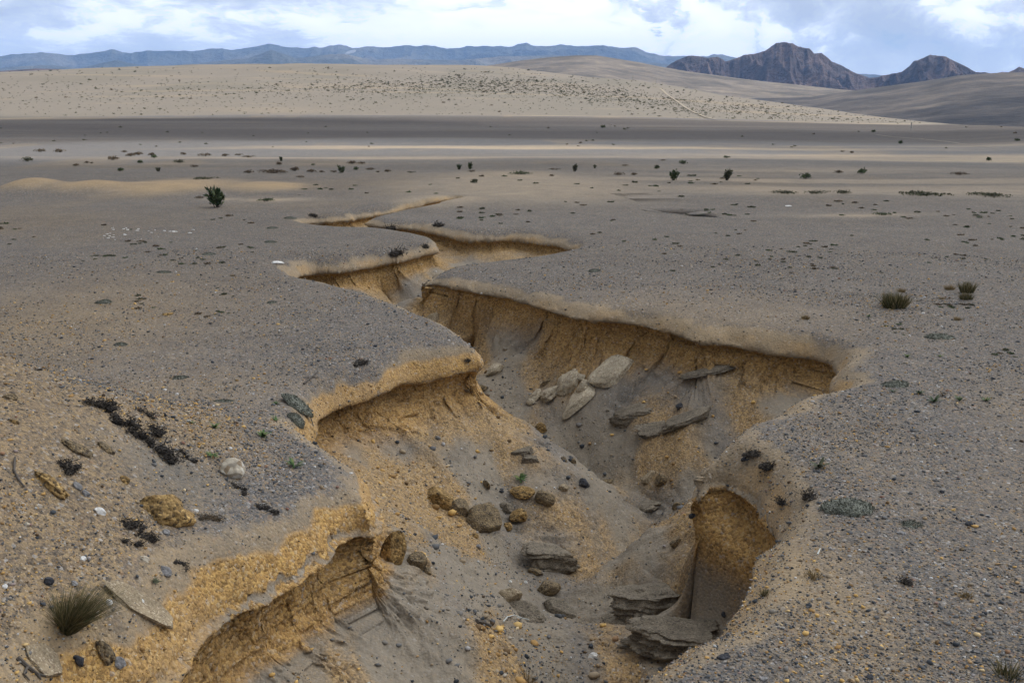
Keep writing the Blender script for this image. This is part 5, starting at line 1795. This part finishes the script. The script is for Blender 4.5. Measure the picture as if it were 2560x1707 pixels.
# ------------------------------------------------------------------ power poles and the track on the hill
m_pole, t = material("grey_pole")
finish(t, (0.33, 0.31, 0.28), 0.8)
for (px, py, hpx, lab) in ((1640, 211, 16, "taller utility pole at the top of the hill track"), (1582, 203, 12, "shorter utility pole left of the hill track"), (1528, 197, 9, "tiny utility pole farthest left on hill crest"), (2278, 322, 15, "thin lone pole at the right end of pale hill")):
    p, nn, mpp = hit(px, py, True)
    hgt = hpx * mpp
    root = bpy.data.objects.new("utility_pole", None)
    COL.objects.link(root)
    root.location = p
    link("pole", plant_mesh("pole", [tube([(0, 0, -.5), (0, 0, hgt * .5), (0, 0, hgt)], .011 * hgt + .06, .008 * hgt + .05, 8)], m_pole), root)
    link("crossarm", plant_mesh("crossarm", [tube([(-.10 * hgt, 0, hgt * .92), (0, 0, hgt * .925), (.10 * hgt, 0, hgt * .92)], .05, .05, 6)], m_pole), root)
    tag(root, lab, "utility pole")

m_path, t = material("pale_dust")
pos = t.add("ShaderNodeNewGeometry").outputs["Position"]
finish(t, t.ramp(t.noise(pos, .3, 4), [(.3, (.26, .215, .16)), (.7, (.33, .28, .21))]), .95)


def path_strip(pxs, wid, far=True):
    pts = [hit(*q, far)[0] for q in pxs]
    k = np.linspace(0, len(pts) - 1, 60)
    P = np.stack([np.interp(k, range(len(pts)), [q[i] for q in pts]) for i in range(3)], 1)
    tg = np.gradient(P, axis=0)[:, :2]
    nn = np.stack([tg[:, 1], -tg[:, 0]], 1) / np.maximum(np.linalg.norm(tg, axis=1), 1e-6)[:, None]
    V = []
    for i in range(len(P)):
        for s_ in (-1, -.33, .33, 1):
            q = P[i, :2] + nn[i] * wid * s_ * .5 * max(1.0, float(np.hypot(P[i, 0], P[i, 1])))
            z = float(plateau(np.array([q[0]]), np.array([q[1]]))[0])
            V.append((q[0], q[1], z + (0.10 if far else 0.03)))
    me = new_mesh("path", V, grid_faces(len(P), 4), m_path)
    return tag(link("path", me), kind="structure")


path_strip([(1650, 222), (1658, 228), (1672, 240), (1700, 260), (1735, 282), (1765, 295), (1790, 300)], .0022)
path_strip([(2190, 338), (2300, 348), (2400, 360), (2500, 372)], .0012, False)

# thin smoke far off on the blue range
ms, t = material("smoke_vapour")
pv = t.add("ShaderNodeVolumePrincipled", None)
pv.inputs["Color"].default_value = (.95, .96, 1, 1)
pv.inputs["Density"].default_value = 0.02
o_ = t.add("ShaderNodeOutputMaterial")
t.l.new(pv.outputs[0], o_.inputs["Volume"])

d_ = ray(878, 131).normalized()
v, f = ico(3)
v = v * (1 + 0.35 * n3(v, 1.3, 77)[:, None]) * np.array((42, 30, 13))
v[:, 2] += 0.25 * v[:, 0]
tag(link("smoke", new_mesh("smoke", v, f, ms), None, CP + d_ * 7350), "thin white smoke rising on the far blue range", "smoke", kind="stuff")

# ------------------------------------------------------------------ loose gravel: real pebbles, too many to count
def gravel(n):
    rg = np.random.default_rng(99)
    sh_ = (len(RR), len(AZ))
    rr_ = rg.uniform(np.searchsorted(RR, 4.2), np.searchsorted(RR, 22.0), n * 2).astype(int)
    ci = np.where(np.abs(AZ) < R(33))[0]
    cc_ = rg.integers(ci[0], ci[-1], n * 2)
    vi = rr_ * len(AZ) + cc_
    t_ = T[vi]
    pr_ = np.where(t_ < -.4, 1.0, np.where(t_ < 0.02, .55, np.where(t_ < .45, .45, .75)))
    pr_ *= np.clip(0.10 + 1.5 * vnoise(X[vi] * .9, Y[vi] * .9, 77) ** 2 + 0.5 * vnoise(X[vi] * 4, Y[vi] * 4, 78) ** 3, 0, 1)
    pr_ = np.where((t_ > 0.1) & (t_ < 0.4), 0.0, pr_)
    rk = np.where(rg.uniform(size=n * 2) < pr_)[0][:n]
    vi = vi[rk]
    m_ = len(vi)
    P = np.stack([X[vi], Y[vi], Z[vi]], 1)
    P[:, :2] += rg.normal(size=(m_, 2)) * 0.006
    dist = np.hypot(P[:, 0], P[:, 1])
    size = np.exp(rg.normal(math.log(0.0042), .50, m_)) * (0.75 + 0.045 * dist)
    size = np.clip(size, .0022, .022)
    foot = (t_[rk] > .42) & (t_[rk] < 1.5) & (rg.uniform(size=m_) < .06)
    size = np.where(foot, size * rg.uniform(2, 5, m_), size)
    size = np.minimum(size, .05)
    v0, f0 = ico(1)
    v0 = v0[:12] if False else v0
    import bmesh
    bm = bmesh.new()
    bmesh.ops.create_icosphere(bm, subdivisions=1, radius=1)
    v0 = np.array([q.co[:] for q in bm.verts])
    f0 = np.array([[w.index for w in q.verts] for q in bm.faces])
    bm.free()
    k = len(v0)
    jit = 1 + rg.normal(size=(m_, k, 1)) * .22
    sc = size[:, None, None] * np.stack([rg.uniform(.8, 1.5, m_), rg.uniform(.7, 1.2, m_), rg.uniform(.45, .85, m_)], 1)[:, None, :]
    th = rg.uniform(0, 6.28, m_)
    v = v0[None] * jit * sc
    vx = v[..., 0] * np.cos(th)[:, None] - v[..., 1] * np.sin(th)[:, None]
    vy = v[..., 0] * np.sin(th)[:, None] + v[..., 1] * np.cos(th)[:, None]
    vv = np.stack([vx, vy, v[..., 2] + size[:, None] * .25], -1) + P[:, None, :]
    F = (f0[None] + (np.arange(m_) * k)[:, None, None]).reshape(-1, 3)
    # colours of the stones lying there
    t2 = T[vi] / size_at(P[:, 1])
    GS = np.array([g[1] for g in GRAVEL])
    OS = np.array([g[1] for g in ORANGE])
    gp_ = np.array([g[0] for g in GRAVEL])
    op_ = np.array([g[0] for g in ORANGE])
    u = rg.uniform(size=m_)
    gc = np.stack([np.interp(u, gp_, GS[:, i]) for i in range(3)], 1)
    oc = np.stack([np.interp(u, op_, OS[:, i]) for i in range(3)], 1)
    og = gg[vi, 1]
    pick = (rg.uniform(size=m_) < og)[:, None]
    c = np.where(pick, oc, gc)
    me = new_mesh("gravel", vv.reshape(-1, 3), F, None, False)
    mg, t = material("gravel_stones")
    finish(t, t.attr("albedo"), .85, spec=.25)
    me.materials.append(mg)
    set_color(me, "albedo", np.repeat(c, k, 0))
    o = link("gravel", me)
    tag(o, "loose pebbles and grit strewn over banks and slopes", "gravel", kind="stuff")
    print("gravel", m_)


gravel(130000)

#END#
